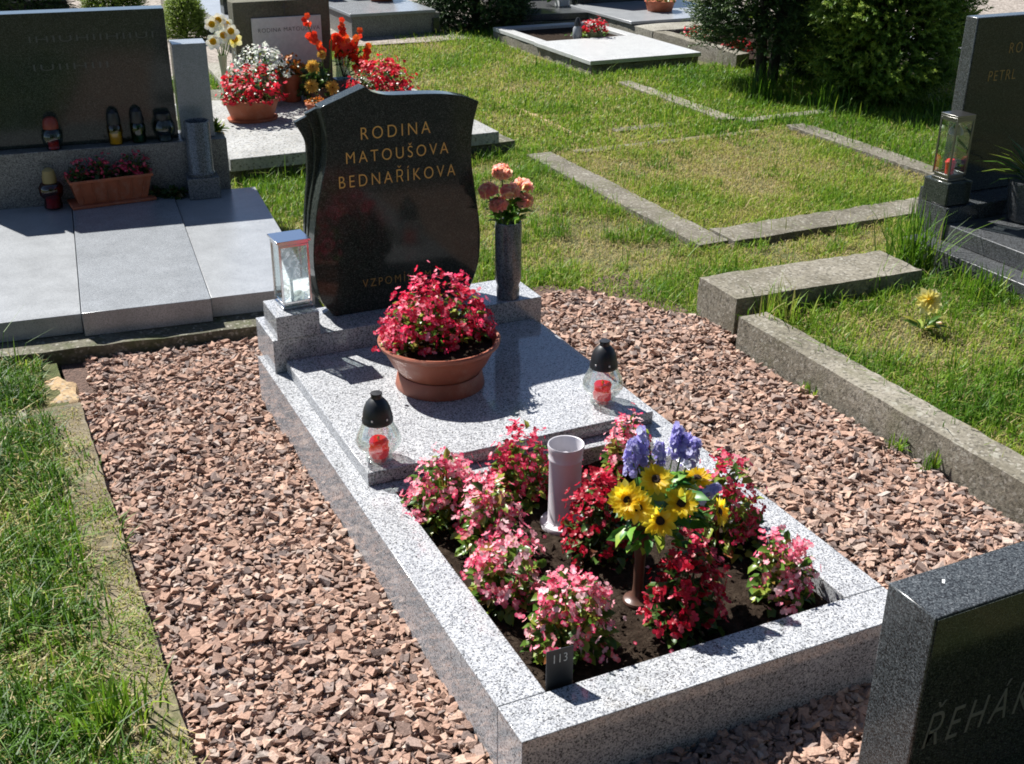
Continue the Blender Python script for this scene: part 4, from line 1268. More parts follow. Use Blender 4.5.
# ------------------------------------------------------------------ LEFT TOMB (turned a little clockwise)
LR = R(-5.5)
LX, LY = 0.392, 2.693
t = thing('tomb', 'wide granite tomb on the left with three pale cover slabs and black headstone', 'tomb', (LX, LY, 0), LR)
# local frame: x to the left is negative, y to the back
obj('foundation', MB().rough_box(-2.0, 0.03, -0.13, 1.72, -0.04, 0.062, 0.07, 0.004, 0.008, 20), M['concrete_moss'], t, smooth=50)
LP = 0.145
obj('cover_slab', MB().box(-0.400, 0.0, 0.0, 1.50, 0.064, LP), M['granite_warm'], t, bevel=0.002)
obj('cover_slab', MB().box(-0.872, -0.404, -0.04, 1.50, 0.064, LP + 0.012), M['granite_blue'], t, bevel=0.002)
obj('cover_slab', MB().box(-1.276, -0.876, 0.0, 1.50, 0.064, LP - 0.004), M['granite_warm'], t, bevel=0.002)
obj('plinth', MB().box(-1.40, -0.118, 1.502, 1.75, 0.064, 0.400), M['granite_mid'], t, bevel=0.003)
obj('headstone', MB().prism_xz([(-1.18, 0.401), (-0.337, 0.401), (-0.34, 1.012), (-1.185, 1.012)], 1.585, 1.70), M['granite_dark'], t, bevel=0.003)
text('lettering', 'IHIUHIIHIIUI', -0.95, -0.40, 0.882, 0.028, 1.5848, M['dim_letter'], t, depth=0.0006)
text('lettering', 'IUIIHIII', -0.95, -0.62, 0.755, 0.028, 1.5848, M['dim_letter'], t, depth=0.0006)
obj('pillar', MB().box(-0.325, -0.165, 1.555, 1.70, 0.401, 0.850), M['granite_blue'], t, bevel=0.003)
obj('pillar', MB().box(-1.35, -1.19, 1.555, 1.70, 0.401, 0.850), M['granite_blue'], t, bevel=0.003)
tomb_left = t


def LW(x, y, z):
    c, s = math.cos(LR), math.sin(LR)
    return (LX + x * c - y * s, LY + x * s + y * c, z)


# planter, vase, lanterns of the left tomb
p0 = LW(-0.69, 1.425, LP + 0.0125)
t = thing('flower_trough', 'long orange plastic trough of begonias in front of the left headstone', 'planter', p0, R(3))
t.scale = (0.90, 0.95, 1.0)
pr = []
m = MB()


def trough(m, x0, y0, z0, x1, y1, z1, th):
    o_ = len(m.v)
    for (x, y, z) in ((x0, y0, z0), (x1, y1, z1), (x1 - th, y1 - th, z1), (x1 - th * 1.5, y1 - th * 1.5, z1 - 0.03)):
        m.v += [(-x, -y, z), (x, -y, z), (x, y, z), (-x, y, z)]
    q = o_
    m.f.append((q + 3, q + 2, q + 1, q))
    for L_ in range(3):
        for j in range(4):
            k_ = (j + 1) % 4
            m.f.append((q + L_ * 4 + j, q + L_ * 4 + k_, q + L_ * 4 + 4 + k_, q + L_ * 4 + 4 + j))


trough(m, 0.175, 0.055, 0.014, 0.205, 0.075, 0.125, 0.006)
for i in range(6):
    x = -0.15 + i * 0.06
    m.tube([(x, -0.057, 0.02), (x * 1.12, -0.0755, 0.112)], 0.0035, 6)
obj('trough', m, M['terracotta2'], t, smooth=30)
m = MB().box(-0.213, 0.213, -0.083, 0.083, 0.122, 0.134)
m = MB()
for a in (0.0,):
    m.box(-0.213, 0.213, -0.083, -0.074, 0.118, 0.132).box(-0.213, 0.213, 0.074, 0.083, 0.118, 0.132).box(-0.213, -0.204, -0.0735, 0.0735, 0.118, 0.132).box(0.204, 0.213, -0.0735, 0.0735, 0.118, 0.132)
obj('rim', m, M['terracotta2'], t, bevel=0.002)
obj('tray', MB().box(-0.215, 0.215, -0.085, 0.085, 0, 0.013), M['terracotta2'], t, bevel=0.003)
obj('potting_soil', MB().box(-0.194, 0.194, -0.064, 0.064, 0.088, 0.112), M['soil'], t)
for i, xx in enumerate((-0.135, -0.03, 0.07, 0.14)):
    b = thing('begonia', 'pink begonia in the long trough, number %s from the left' % ('one', 'two', 'three', 'four')[i], 'flowering plant',
              (p0[0] + xx * math.cos(R(3)), p0[1] + xx * math.sin(R(3)), p0[2] + 0.112), 0, 'begonias in the orange trough')
    b['label'] = ('pink begonia at the left end of the long orange trough', 'pink begonia second from the left end of the orange trough',
                  'pink begonia second from the right end of the orange trough', 'pink begonia at the right end of the long orange trough')[i]
    bushy(b, 0.055, 0.105, M['leaf_dark'], M['fl_deep'], 70, 12, 3, 0.012, 0.024, 60 + i)

p0 = LW(-0.26, 1.42, LP)
t = thing('stone_vase', 'empty cylindrical stone vase on a square base beside the left headstone', 'vase', p0, LR)
obj('base', MB().box(-0.075, 0.075, -0.065, 0.065, 0.001, 0.105), M['vase_stone'], t, bevel=0.003)
obj('cylinder', MB().lathe([(0.0, 0.106), (0.062, 0.106), (0.066, 0.12), (0.060, 0.132), (0.060, 0.365), (0.057, 0.37), (0.050, 0.368), (0.049, 0.33), (0, 0.33)], 32), M['vase_stone'], t)

p0 = LW(-0.43, 1.44, LP)
t = thing('ground_plant', 'low dark leafy plant between the orange trough and the stone vase', 'plant', p0)
rr = np.random.default_rng(8)
n_ = 150
d = sph_dirs(n_, rr, 0.0, 0.9)
link('foliage', leaf_mesh('foliage', d * np.array([[0.10, 0.06, 0.055]]) * rr.uniform(0.2, 1, (n_, 1)), d + rr.normal(0, 0.4, (n_, 3)), rr.uniform(0.02, 0.04, n_), rr), M['leaf_dark'], t)
p0 = LW(-0.155, 1.63, 0.40)
t = thing('ground_plant', 'tuft of narrow green leaves at the right end of the left plinth', 'plant', p0)
n_ = 60
d = sph_dirs(n_, rr, 0.3, 1)
link('foliage', leaf_mesh('foliage', d * np.array([[0.03, 0.03, 0.02]]) * rr.uniform(0.3, 1, (n_, 1)), d + rr.normal(0, 0.3, (n_, 3)) + np.array([[0.5, 0, 0]]), rr.uniform(0.03, 0.07, n_), rr, LFN), M['leaf'], t)


def votive(x, y, z, label, body, bodymat, cap, capmat, inner=None, innermat=None):
    t = thing('grave_candle', label, 'grave candle', LW(x, y, z), 0, 'grave candles at the left tomb')
    m_ = MB()
    m_.cap1 = False
    m_.lathe(body, 24)
    obj('glass_jar', m_, bodymat, t, smooth=50)
    m_ = MB()
    m_.lathe(cap, 20)
    obj('lid', m_, capmat, t)
    if inner:
        obj('wax', MB().lathe(inner, 14), innermat, t)
    return t


LZ = 0.4010
jar = [(0, 0.002), (0.030, 0.002), (0.034, 0.01), (0.028, 0.018), (0.045, 0.035), (0.050, 0.06), (0.044, 0.085), (0.032, 0.098)]
votive(-0.915, 1.53, LZ, 'round candle jar with rust red lid on the left plinth ledge', jar, M['grey_glass'], [(0, 0.0985), (0.034, 0.0985), (0.036, 0.11), (0.030, 0.14), (0.018, 0.152), (0, 0.155)], plain('rust_red_lid', (0.20, 0.03, 0.015), 0.5), [(0, 0.003), (0.024, 0.003), (0.024, 0.04), (0, 0.04)], M['wax'])
jar2 = [(0, 0.002), (0.030, 0.002), (0.033, 0.008), (0.033, 0.045), (0.036, 0.06), (0.033, 0.085), (0.028, 0.095)]
votive(-0.632, 1.545, LZ, 'slim candle with amber band and dark lid on the left plinth ledge', jar2, M['amber_glass'], [(0, 0.0955), (0.031, 0.0955), (0.033, 0.11), (0.026, 0.15), (0.010, 0.165), (0, 0.166)], M['black_plastic'], [(0, 0.004), (0.027, 0.004), (0.027, 0.055), (0, 0.055)], M['white_wax'])
votive(-0.525, 1.550, LZ, 'dark green glass candle with pointed black lid on the ledge', jar2, M['green_glass'], [(0, 0.0955), (0.031, 0.0955), (0.033, 0.11), (0.026, 0.15), (0.010, 0.165), (0, 0.166)], M['black_plastic'], [(0, 0.004), (0.027, 0.004), (0.027, 0.035), (0, 0.035)], plain('green_wax', (0.02, 0.16, 0.04), 0.5))
votive(-0.405, 1.54, LZ, 'fat smoky candle jar next to the grey granite pillar', [(a * 1.08, b * 1.05) for a, b in jar], M['grey_glass'], [(0, 0.104), (0.037, 0.104), (0.04, 0.115), (0.036, 0.135), (0, 0.14)], M['black_plastic'], [(0, 0.003), (0.028, 0.003), (0.028, 0.03), (0, 0.03)], plain('grey_wax', (0.10, 0.11, 0.12), 0.5))
votive(-0.955, 1.44, LP, 'dark red candle with brass lid standing on the slab left of the trough', [(0, 0.002), (0.040, 0.002), (0.042, 0.01), (0.036, 0.045), (0.052, 0.065), (0.055, 0.10), (0.045, 0.118), (0.03, 0.122)], M['red_glass'], [(0, 0.1225), (0.031, 0.1225), (0.032, 0.15), (0.026, 0.18), (0.012, 0.192), (0, 0.194)], plain('brass_lid', (0.30, 0.22, 0.08), 0.45), [(0, 0.004), (0.032, 0.004), (0.030, 0.05), (0, 0.05)], M['wax'])

# ------------------------------------------------------------------ REAR TOMB (behind the main headstone)
t = thing('tomb', 'grey stone tomb crowded with potted flowers behind the main headstone', 'tomb', (0.55, 4.79, 0))
obj('foundation', MB().rough_box(-0.02, 1.75, 0.04, 2.3, -0.04, 0.068, 0.08, 0.006, 0.012, 30), M['concrete_moss'], t, smooth=50)
obj('cover_slab', MB().box(0.0, 1.62, 0.0, 1.56, 0.069, 0.14), M['rough_slab'], t, bevel=0.004)
obj('headstone', MB().box(0.44, 1.09, 1.57, 1.72, 0.069, 0.752), M['render'], t, bevel=0.006)
pq = obj('plaque', MB().box(0.552, 1.022, 1.5555, 1.5685, 0.33, 0.648), M['plaque'], t, bevel=0.002)
text('lettering', 'RODINA MATOUŠOVA', 0.592, 1.010, 0.555, 0.026, 1.555, M['dark_letter'], pq, depth=0.001)
obj('cross', MB().box(0.777, 0.785, 1.565, 1.5695, 0.66, 0.735).box(0.762, 0.7765, 1.565, 1.5695, 0.705, 0.713).box(0.7855, 0.80, 1.565, 1.5695, 0.705, 0.713), M['dark_letter'], t)
G = 0.141


def pot(name, label, x, y, z, r0, r1, h, mat, rim=0.01, cat='flower pot', group=None, ell=1.0, sauc=None):
    t = thing(name, label, cat, (x, y, z), 0, group)
    m_ = MB().lathe([(0, 0.0), (r0, 0.0), (r0 * 1.02, 0.004), (r1, h * 0.86), (r1 + rim, h * 0.87), (r1 + rim, h), (r1 - 0.004, h), (r1 - 0.01, h * 0.85), (0, h * 0.84)], 32)
    m_.v = [(a, b * ell, c) for a, b, c in m_.v]
    obj('pot', m_, mat, t)
    if sauc:
        m_ = MB().lathe([(0, -0.0), (sauc, 0.0), (sauc * 1.06, 0.018), (sauc * 1.0, 0.018), (r0 + 0.002, 0.005)], 32)
        m_.v = [(a, b * ell, c) for a, b, c in m_.v]
        obj('saucer', m_, mat, t)
    return t


pg = 'flower pots on the rear tomb'
pot('flower_pot', 'oval terracotta pot of red begonias at the front of the rear tomb', 0.905, 5.69, G, 0.125, 0.165, 0.13, M['terracotta2'], 0.012, group=pg, ell=0.75, sauc=0.15)
b = thing('begonia', 'mound of scarlet begonias in the oval terracotta pot on the rear tomb', 'flowering plant', (0.905, 5.69, G + 0.11))
bushy(b, 0.205, 0.225, M['leaf_dark'], M['fl_scarlet'], 260, 80, 4, 0.019, 0.035, 71, zlow=-0.1, sq=(1, 0.8))
pot('flower_pot', 'terracotta pot of red begonias at the right side of the rear tomb', 1.76, 5.72, G, 0.10, 0.14, 0.12, M['terracotta2'], 0.012, group=pg)
b = thing('begonia', 'mound of scarlet begonias just behind the peak of the black headstone', 'flowering plant', (1.76, 5.72, G + 0.10))
bushy(b, 0.225, 0.20, M['leaf_dark'], M['fl_scarlet'], 260, 85, 4, 0.019, 0.035, 72, zlow=-0.15)
pot('flower_pot', 'small brown pot of faded heather peeping over the stepped headstone edge', 1.30, 5.62, G, 0.055, 0.07, 0.085, M['terracotta2'], 0.006, group=pg)
b = thing('heather', 'faded rusty heather in the small brown pot on the rear tomb', 'flowering plant', (1.30, 5.62, G + 0.072))
bushy(b, 0.068, 0.035, M['leaf_dark'], M['fl_brown'], 60, 20, 4, 0.010, 0.016, 73, zlow=0.1)
pot('flower_pot', 'tall grey pot of white alyssum beside the rear headstone', 1.07, 6.08, G, 0.09, 0.11, 0.20, M['granite_slate'], 0.006, group=pg)
b = thing('alyssum', 'cushion of tiny white flowers with violet ones behind the red begonias', 'flowering plant', (1.07, 6.08, G + 0.18))
bushy(b, 0.19, 0.20, M['leaf'], M['fl_white'], 200, 120, 5, 0.013, 0.022, 74, zlow=-0.1, lump=0.15)
pot('flower_pot', 'small pot of rusty orange flowers in front of the pale plaque', 1.28, 6.14, G, 0.06, 0.075, 0.18, M['terracotta2'], 0.006, group=pg)
b = thing('marigold', 'rusty orange flowers next to the white alyssum on the rear tomb', 'flowering plant', (1.28, 6.14, G + 0.165))
bushy(b, 0.10, 0.12, M['leaf_dark'], M['fl_brown'], 90, 24, 4, 0.018, 0.03, 75)
t = thing('chrysanthemum', 'pot of amber chrysanthemums with dark leaves below the pale plaque', 'flowering plant', (1.42, 6.02, G))
obj('pot', MB().lathe([(0, 0), (0.07, 0), (0.085, 0.09), (0.08, 0.09), (0, 0.08)], 24), M['brown_plastic'], t)
rr = np.random.default_rng(9)
for (x, y, z) in ((-0.03, -0.03, 0.235), (-0.06, -0.08, 0.125), (0.075, -0.09, 0.105), (0.05, 0.02, 0.30)):
    daisy('bloom', (x, y, z), (x, -0.9, 0.35), 0.052 if z < 0.29 else 0.035, 20, M['fl_mum'], t, rr, 4, 0.2, 0.25)
n_ = 170
d = sph_dirs(n_, rr, 0.0, 1)
link('foliage', leaf_mesh('foliage', d * np.array([[0.14, 0.10, 0.22]]) * rr.uniform(0.2, 0.9, (n_, 1)) + np.array([[0, 0, 0.05]]), d + rr.normal(0, 0.4, (n_, 3)), rr.uniform(0.03, 0.06, n_), rr), M['leaf_dark'], t)

# daffodils in a slim vase
t = thing('vase', 'slim pale vase of artificial daffodils left of the rear headstone', 'vase', (0.865, 6.22, G))
obj('body', MB().lathe([(0, 0), (0.034, 0), (0.034, 0.01), (0.02, 0.03), (0.018, 0.20), (0.03, 0.31), (0.026, 0.31), (0.015, 0.2), (0, 0.19)], 20), plain('pale_green_plastic', (0.33, 0.34, 0.22), 0.5), t)
t = thing('flower_bouquet', 'white and yellow artificial daffodils in the slim pale vase', 'flowers', (0.865, 6.22, G + 0.30))
st = MB()
for (x, y, z) in ((-0.045, 0.0, 0.20), (0.015, -0.01, 0.13), (0.06, -0.03, 0.155), (-0.055, -0.04, 0.10), (0.05, 0.03, 0.19), (0.085, 0, 0.10), (0.0, 0.02, 0.22)):
    o = daisy('daffodil', (x, y, z), (x * 2 - 0.2, -0.9, 0.3), 0.056, 6, M['fl_pale'] if x > 0.07 else M['fl_white'], t, rr, 1, 0.3, 0.75)
    nv = np.array((x * 2 - 0.2, -0.9, 0.3)); nv /= np.linalg.norm(nv)
    Rm = frames(nv[None], np.zeros(1))[0]
    m_ = MB(); m_.cap1 = False
    m_.lathe([(0.008, 0.0), (0.014, 0.010), (0.018, 0.020), (0.022, 0.024)], 14)
    m_.v = [tuple(np.array(p) @ Rm.T + np.array((x, y, z)) + nv * 0.006) for p in m_.v]
    obj('trumpet', m_, M['cup'], o)
    st.tube([(0, 0, -0.05), (x * 0.6, y * 0.6, z * 0.5), (x, y + 0.004, z)], 0.0035, 5)
obj('stems', st, M['stem'], t)


def gladiolus(root, base, spikes, mat, seed):
    rr = np.random.default_rng(seed)
    st = MB()
    for a0, a1, n_ in spikes:
        a0, a1 = np.array(a0), np.array(a1)
        st.tube([base, tuple(a0), tuple(a1)], 0.005, 6)
        u = rr.uniform(0, 1, n_)
        p = a0 + u[:, None] * (a1 - a0) + rr.normal(0, 0.012, (n_, 3)) + np.array([[0, -0.012, 0]])
        nr = np.array([[0, -1, 0.2]]) + rr.normal(0, 0.5, (n_, 3))
        link('flower_spike', flower_mesh('flower_spike', p, nr, 0.034 * (1.15 - u * 0.55) * rr.uniform(0.8, 1.15, n_), rr, PF5), mat, root)
    obj('stems', st, M['stem'], root)


t = thing('gladiolus_stems', 'single orange red gladiolus spray leaning across the pale plaque', 'flowers', (1.46, 6.10, G + 0.02))
gladiolus(t, (0.06, 0, 0), [((0.02, -0.03, 0.26), (-0.085, -0.05, 0.52), 13), ((0.10, -0.02, 0.40), (0.16, -0.05, 0.345), 12)], M['fl_orange'], 4)
t = thing('vase', 'clear glass vase on a dark block right of the rear headstone', 'vase', (1.665, 6.21, G))
obj('block', MB().box(-0.065, 0.065, -0.06, 0.06, 0.0, 0.105), M['granite_slate'], t, bevel=0.003)
m = MB(); m.cap1 = False
m.lathe([(0, 0.106), (0.045, 0.106), (0.05, 0.115), (0.045, 0.19), (0.055, 0.255)], 24)
obj('jar', m, M['grey_glass'], t)
t = thing('flower_bouquet', 'orange red gladioli standing in the glass vase at the rear tomb', 'flowers', (1.665, 6.21, G + 0.115))
gladiolus(t, (0, 0, 0.0), [((-0.005, -0.02, 0.16), (-0.01, -0.03, 0.37), 16), ((0.06, 0, 0.13), (0.12, -0.02, 0.30), 14), ((0.10, -0.02, 0.06), (0.17, -0.04, 0.20), 14), ((-0.03, 0, 0.14), (-0.07, -0.02, 0.26), 10), ((0.12, -0.05, 0.03), (0.19, -0.07, 0.09), 10)], M['fl_orange'], 6)
n_ = 40
rr = np.random.default_rng(14)
d = sph_dirs(n_, rr, 0.0, 1)
link('foliage', leaf_mesh('foliage', d * np.array([[0.10, 0.06, 0.14]]) * rr.uniform(0.2, 1, (n_, 1)) + np.array([[0.06, 0, 0.07]]), d + rr.normal(0, 0.3, (n_, 3)), rr.uniform(0.04, 0.08, n_), rr, LFN), M['leaf_dark'], t)

# ------------------------------------------------------------------ RIGHT TOMB
t = thing('tomb', 'dark polished granite tomb with stepped slabs at the right edge', 'tomb', (2.95, 0.2, 0))
obj('foundation', MB().box(0, 1.12, 0.0, 1.99, -0.05, 0.160), M['granite_slate'], t, bevel=0.004)
obj('cover_slab', MB().box(0.115, 1.0, 0.15, 1.87, 0.161, 0.235), M['granite_slate'], t, bevel=0.004)
obj('plinth', MB().box(0.105, 0.262, 1.872, 2.015, 0.161, 0.302).box(0.2625, 1.02, 1.872, 2.20, 0.161, 0.302).box(0.107, 1.0, 1.991, 2.014, -0.05, 0.1605), M['granite_dark_top'], t)
obj('raised_block', MB().box(0.115, 0.255, 1.89, 2.04, 0.303, 0.408), M['granite_dark'], t, bevel=0.006)
hsR = obj('headstone', MB().box(0.275, 0.90, 2.035, 2.105, 0.303, 1.075), M['granite_dark_top'], t, bevel=0.004)
obj('polished_face', MB().box(0.279, 0.896, 2.0325, 2.0345, 0.307, 1.071), M['granite_dark'], hsR)
text('lettering', 'RODINA', 0.485, 0.72, 0.915, 0.044, 2.032, M['gold_dim'], hsR, space=1.3)
text('lettering', 'PETRL', 0.388, 0.55, 0.80, 0.044, 2.032, M['gold_dim'], hsR, space=1.2)
t = thing('grave_lantern', 'dull metal glazed lantern with red candle on the dark right plinth', 'lantern', (3.128, 2.162, 0.409), R(0), 'glazed metal grave lanterns')
square_lantern(t, 0.102, 0.098, 0.285, M['dull_metal'], M['pane'], over=0.0)
obj('candle', MB().lathe([(0, 0.022), (0.018, 0.022), (0.02, 0.06), (0.024, 0.072), (0.016, 0.085), (0, 0.087)], 16), M['wax'], t)
obj('candle_cap', MB().lathe([(0.034, 0.196), (0.03, 0.215), (0.012, 0.235), (0, 0.236)], 16), M['dull_metal'], t)
t = thing('flower_pot', 'dark ribbed pot with long leaves on the right tomb slab', 'flower pot', (3.42, 1.965, 0.236))
obj('pot', MB().lathe([(0, 0), (0.07, 0)] + [(0.075 + 0.02 * i / 16 + (0.003 if i % 2 else 0), 0.005 + i * 0.011) for i in range(17)] + [(0.085, 0.18), (0, 0.17)], 28), M['granite_slate'], t)
t = thing('ground_plant', 'long leaved plant with a red flower in the dark ribbed pot', 'plant', (3.42, 1.965, 0.40))
rr = np.random.default_rng(15)
n_ = 40
d = sph_dirs(n_, rr, 0.2, 1)
link('foliage', leaf_mesh('foliage', d * 0.02, d + np.array([[0, 0, 0.2]]), rr.uniform(0.12, 0.24, n_), rr, leaf_tpl(1, 0.09, 0.01, -0.45)), M['leaf'], t)
link('blossoms', flower_mesh('blossoms', rr.normal(0, 0.02, (16, 3)) + np.array([[0.03, -0.02, 0.13]]), rr.normal(0, 0.6, (16, 3)) + np.array([[0, -1, 0.3]]), rr.uniform(0.018, 0.028, 16), rr, PF5), M['fl_red'], t)

# tall grass tuft and yellow flower by the right tomb


def tuft(label, x, y, z, n_, h, spread, seed, tone0=0.28, name='grass_tuft'):
    rr = np.random.default_rng(seed)
    th = rr.uniform(0, 2 * PI, n_)
    b = np.stack([x * 0 + rr.normal(0, spread, n_), rr.normal(0, spread, n_), np.zeros(n_)], 1)
    hh = h * rr.uniform(0.5, 1.15, n_)
    ln = np.abs(rr.normal(0.35, 0.3, n_))
    d = np.stack([np.cos(th), np.sin(th), np.zeros(n_)], 1)
    s = np.stack([-np.sin(th), np.cos(th), np.zeros(n_)], 1) * 0.0028
    up = np.array([[0, 0, 1.0]])
    q = [b + up * (hh * u * (1 - 0.35 * ln * u))[:, None] + d * (hh * ln * u * u)[:, None] for u in (0, 0.4, 0.75, 1.0)]
    V = np.stack([q[0] - s, q[0] + s, q[1] + s, q[1] - s, q[2] + s * .7, q[2] - s * .7, q[3]], 1).reshape(-1, 3)
    o = np.arange(n_)[:, None] * 7
    F = [o + np.array([[0, 1, 2, 3]]), o + np.array([[3, 2, 4, 5]]), o + np.array([[5, 4, 6]])]
    tv = np.repeat(np.clip(tone0 + rr.normal(0, 0.15, n_), 0, 1), 7)
    ob = link(name, np_mesh(name, V, F, tone=tv), M['grass'], None, (x, y, z))
    return tag(ob, label, 'plant')


tuft('tall tuft of grass against the corner of the dark right tomb', 2.86, 2.02, 0.02, 170, 0.36, 0.055, 1)
tuft('dry grass tuft in the corner where the two raised kerbs meet', 1.93, 1.75, 0.08, 90, 0.16, 0.05, 2, 0.6)
tuft('small tuft of weeds against the foot of the right tomb kerb', 2.86, 1.62, 0.085, 80, 0.14, 0.05, 3, 0.3)
tuft('small grass tuft at the gravel foot of the long raised kerb', 1.735, 0.85, 0.005, 26, 0.08, 0.012, 4, 0.4)
tuft('grass blades sprouting beside the raised kerb near the black headstone', 1.738, 0.70, 0.005, 22, 0.09, 0.012, 5, 0.35)
tuft('weed sprouting from the gravel close to the tall concrete block', 1.74, 1.30, 0.005, 24, 0.06, 0.02, 6, 0.35)
tuft('leafy tuft at the foot of the left evergreen shrub', 4.62, 5.50, 0, 90, 0.28, 0.06, 7, 0.2)
tuft('bluish leafy tuft between the two evergreen shrubs', 4.82, 5.00, 0, 110, 0.24, 0.07, 8, 0.12)
tuft('long grass tuft in the left plot at the picture edge', -1.05, 1.25, 0.035, 120, 0.16, 0.06, 9, 0.3)
tuft('long grass tuft at the near corner of the left edging', -0.70, 0.55, 0.04, 110, 0.12, 0.045, 10, 0.4)

t = thing('wild_flower', 'single pale yellow flower growing in the grass by the right tomb', 'flower', (2.365, 1.43, 0.085))
rr = np.random.default_rng(21)
obj('stem', MB().tube([(0, 0, 0), (0.004, -0.004, 0.06), (0, -0.005, 0.125)], 0.0025, 6), M['stem'], t)
daisy('bloom', (0, -0.008, 0.128), (-0.35, -0.8, 0.5), 0.054, 9, M['fl_pale'], t, rr, 3, 0.20, 0.48, M['cup'], droop=0.35)
n_ = 26
a = rr.uniform(0, 2 * PI, n_)
d = np.stack([np.cos(a), np.sin(a), rr.uniform(0.2, 1, n_)], 1)
link('foliage', leaf_mesh('foliage', d * 0.01 + np.array([[0, 0, 0.01]]), d, rr.uniform(0.04, 0.09, n_), rr, LFN), M['leaf'], t)


# ------------------------------------------------------------------ EVERGREENS
def shoot_tpl(nn=16, L=1.0, nl=0.24, ang=0.75, wd=0.085, seed=0):
    rr = np.random.default_rng(seed)
    V, F, T = [], [], []
    for i in range(nn):
        u = 0.05 + 0.95 * i / nn
        a = i * 2.4
        l_ = nl * (1.0 - 0.45 * u) * rr.uniform(0.85, 1.15)
        ax = np.array([u * L, 0, 0])
        rad = np.array([0, math.cos(a), math.sin(a)])
        tan = np.array([0, -math.sin(a), math.cos(a)])
        tip = ax + l_ * (math.cos(ang) * np.array([1, 0, 0]) + math.sin(ang) * rad)
        o = len(V)
        V += [ax - tan * wd / 2, ax + tan * wd / 2, tip]
        F.append((o, o + 1, o + 2))
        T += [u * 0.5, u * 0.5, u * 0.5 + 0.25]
    o = len(V)
    V += [np.array([0, -0.012, 0]), np.array([0, 0.012, 0]), np.array([L, 0, 0])]
    F.append((o, o + 1, o + 2))
    T += [0, 0, 0.2]
    return np.array(V), [np.array(F)], np.array(T)


def evergreen(label, x, y, rad, h, z0, mat, n_, size, seed, trunk_r=0.06, shape='dome', toneb=0.0, lump=0.35, name='evergreen_shrub', stems=1, up=0.25):
    rr = np.random.default_rng(900 + seed)
    t = thing(name, label, 'shrub', (x, y, 0))
    tr = MB()
    for s in range(stems):
        a = 2 * PI * s / max(1, stems)
        bx, by = (0.05 * math.cos(a), 0.05 * math.sin(a)) if stems > 1 else (0, 0)
        tr.tube([(bx, by, -0.05), (bx * 1.6, by * 1.6, h * 0.2), (bx * 2.2, by * 2.2, h * 0.5), (bx * 2.4, by * 2.4, h * 0.9)], [trunk_r, trunk_r * 0.85, trunk_r * 0.6, trunk_r * 0.2], 10)
    for i in range(26):
        zz = z0 + (h - z0) * rr.uniform(0.0, 0.8)
        a = rr.uniform(0, 2 * PI)
        L = rad * rr.uniform(0.5, 0.85) * (1 - 0.5 * (zz - z0) / (h - z0))
        tr.tube([(0, 0, zz), (L * 0.5 * math.cos(a), L * 0.5 * math.sin(a), zz + 0.04), (L * math.cos(a), L * math.sin(a), zz + 0.10)], [0.014, 0.009, 0.004], 5)
    obj('trunk', tr, M['bark'], t)
    # shoots through the outer part of the volume
    u = rr.random(n_) ** 0.9
    a = rr.uniform(0, 2 * PI, n_)
    if shape == 'dome':
        prof = np.sqrt(np.clip(1 - (np.clip((u - 0.28) / 0.72, -0.75, 1)) ** 2, 0.02, 1))
    else:
        prof = np.clip(1.1 - u, 0.03, 1) ** 0.8 * np.clip(0.55 + u * 3.5, 0, 1)
    lm = 1 - lump / 2 + lump * vnoise(a * 1.6 + seed * 7.3 + 20, u * 5.5 + seed, seed) + 0.5 * lump * (vnoise(a * 4.5 + 30, u * 14 + seed, seed + 1) - 0.5)
    q = rr.uniform(0.42, 1.0, n_) ** 0.55
    r0 = rad * prof * lm * q
    z = z0 + (h - z0) * u
    p = np.stack([r0 * np.cos(a), r0 * np.sin(a), z], 1)
    d = np.stack([np.cos(a), np.sin(a), np.full(n_, up) + 0.5 * (u - 0.3)], 1) + rr.normal(0, 0.33, (n_, 3))
    d /= np.linalg.norm(d, axis=1, keepdims=True)
    s = np.cross(np.array([[0, 0, 1.0]]), d)
    s /= np.linalg.norm(s, axis=1, keepdims=True)
    rot = np.stack([d, s, np.cross(d, s)], 2)
    V0, F0, T0 = shoot_tpl(seed=seed)
    sc = size * rr.uniform(0.65, 1.3, n_)
    V, F = scatter(V0, F0, p - d * sc[:, None] * 0.4, rot, sc)
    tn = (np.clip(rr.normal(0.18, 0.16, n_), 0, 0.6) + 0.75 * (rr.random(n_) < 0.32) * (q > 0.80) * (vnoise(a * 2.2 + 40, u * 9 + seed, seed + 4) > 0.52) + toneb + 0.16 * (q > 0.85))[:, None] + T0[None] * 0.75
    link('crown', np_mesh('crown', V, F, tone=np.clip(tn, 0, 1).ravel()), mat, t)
    return t


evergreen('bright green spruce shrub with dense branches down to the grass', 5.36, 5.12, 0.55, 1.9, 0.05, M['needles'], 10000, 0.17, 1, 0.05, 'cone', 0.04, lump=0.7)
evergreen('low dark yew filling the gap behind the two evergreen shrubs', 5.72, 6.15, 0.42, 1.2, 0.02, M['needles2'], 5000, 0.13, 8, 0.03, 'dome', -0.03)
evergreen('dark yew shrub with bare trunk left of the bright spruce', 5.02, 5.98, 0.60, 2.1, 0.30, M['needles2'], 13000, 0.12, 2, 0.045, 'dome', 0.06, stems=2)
evergreen('dark rounded shrub behind the sunny lawn at the top edge', 4.12, 9.55, 0.56, 1.3, 0.02, M['needles2'], 9000, 0.13, 3, 0.05, 'dome', -0.05)

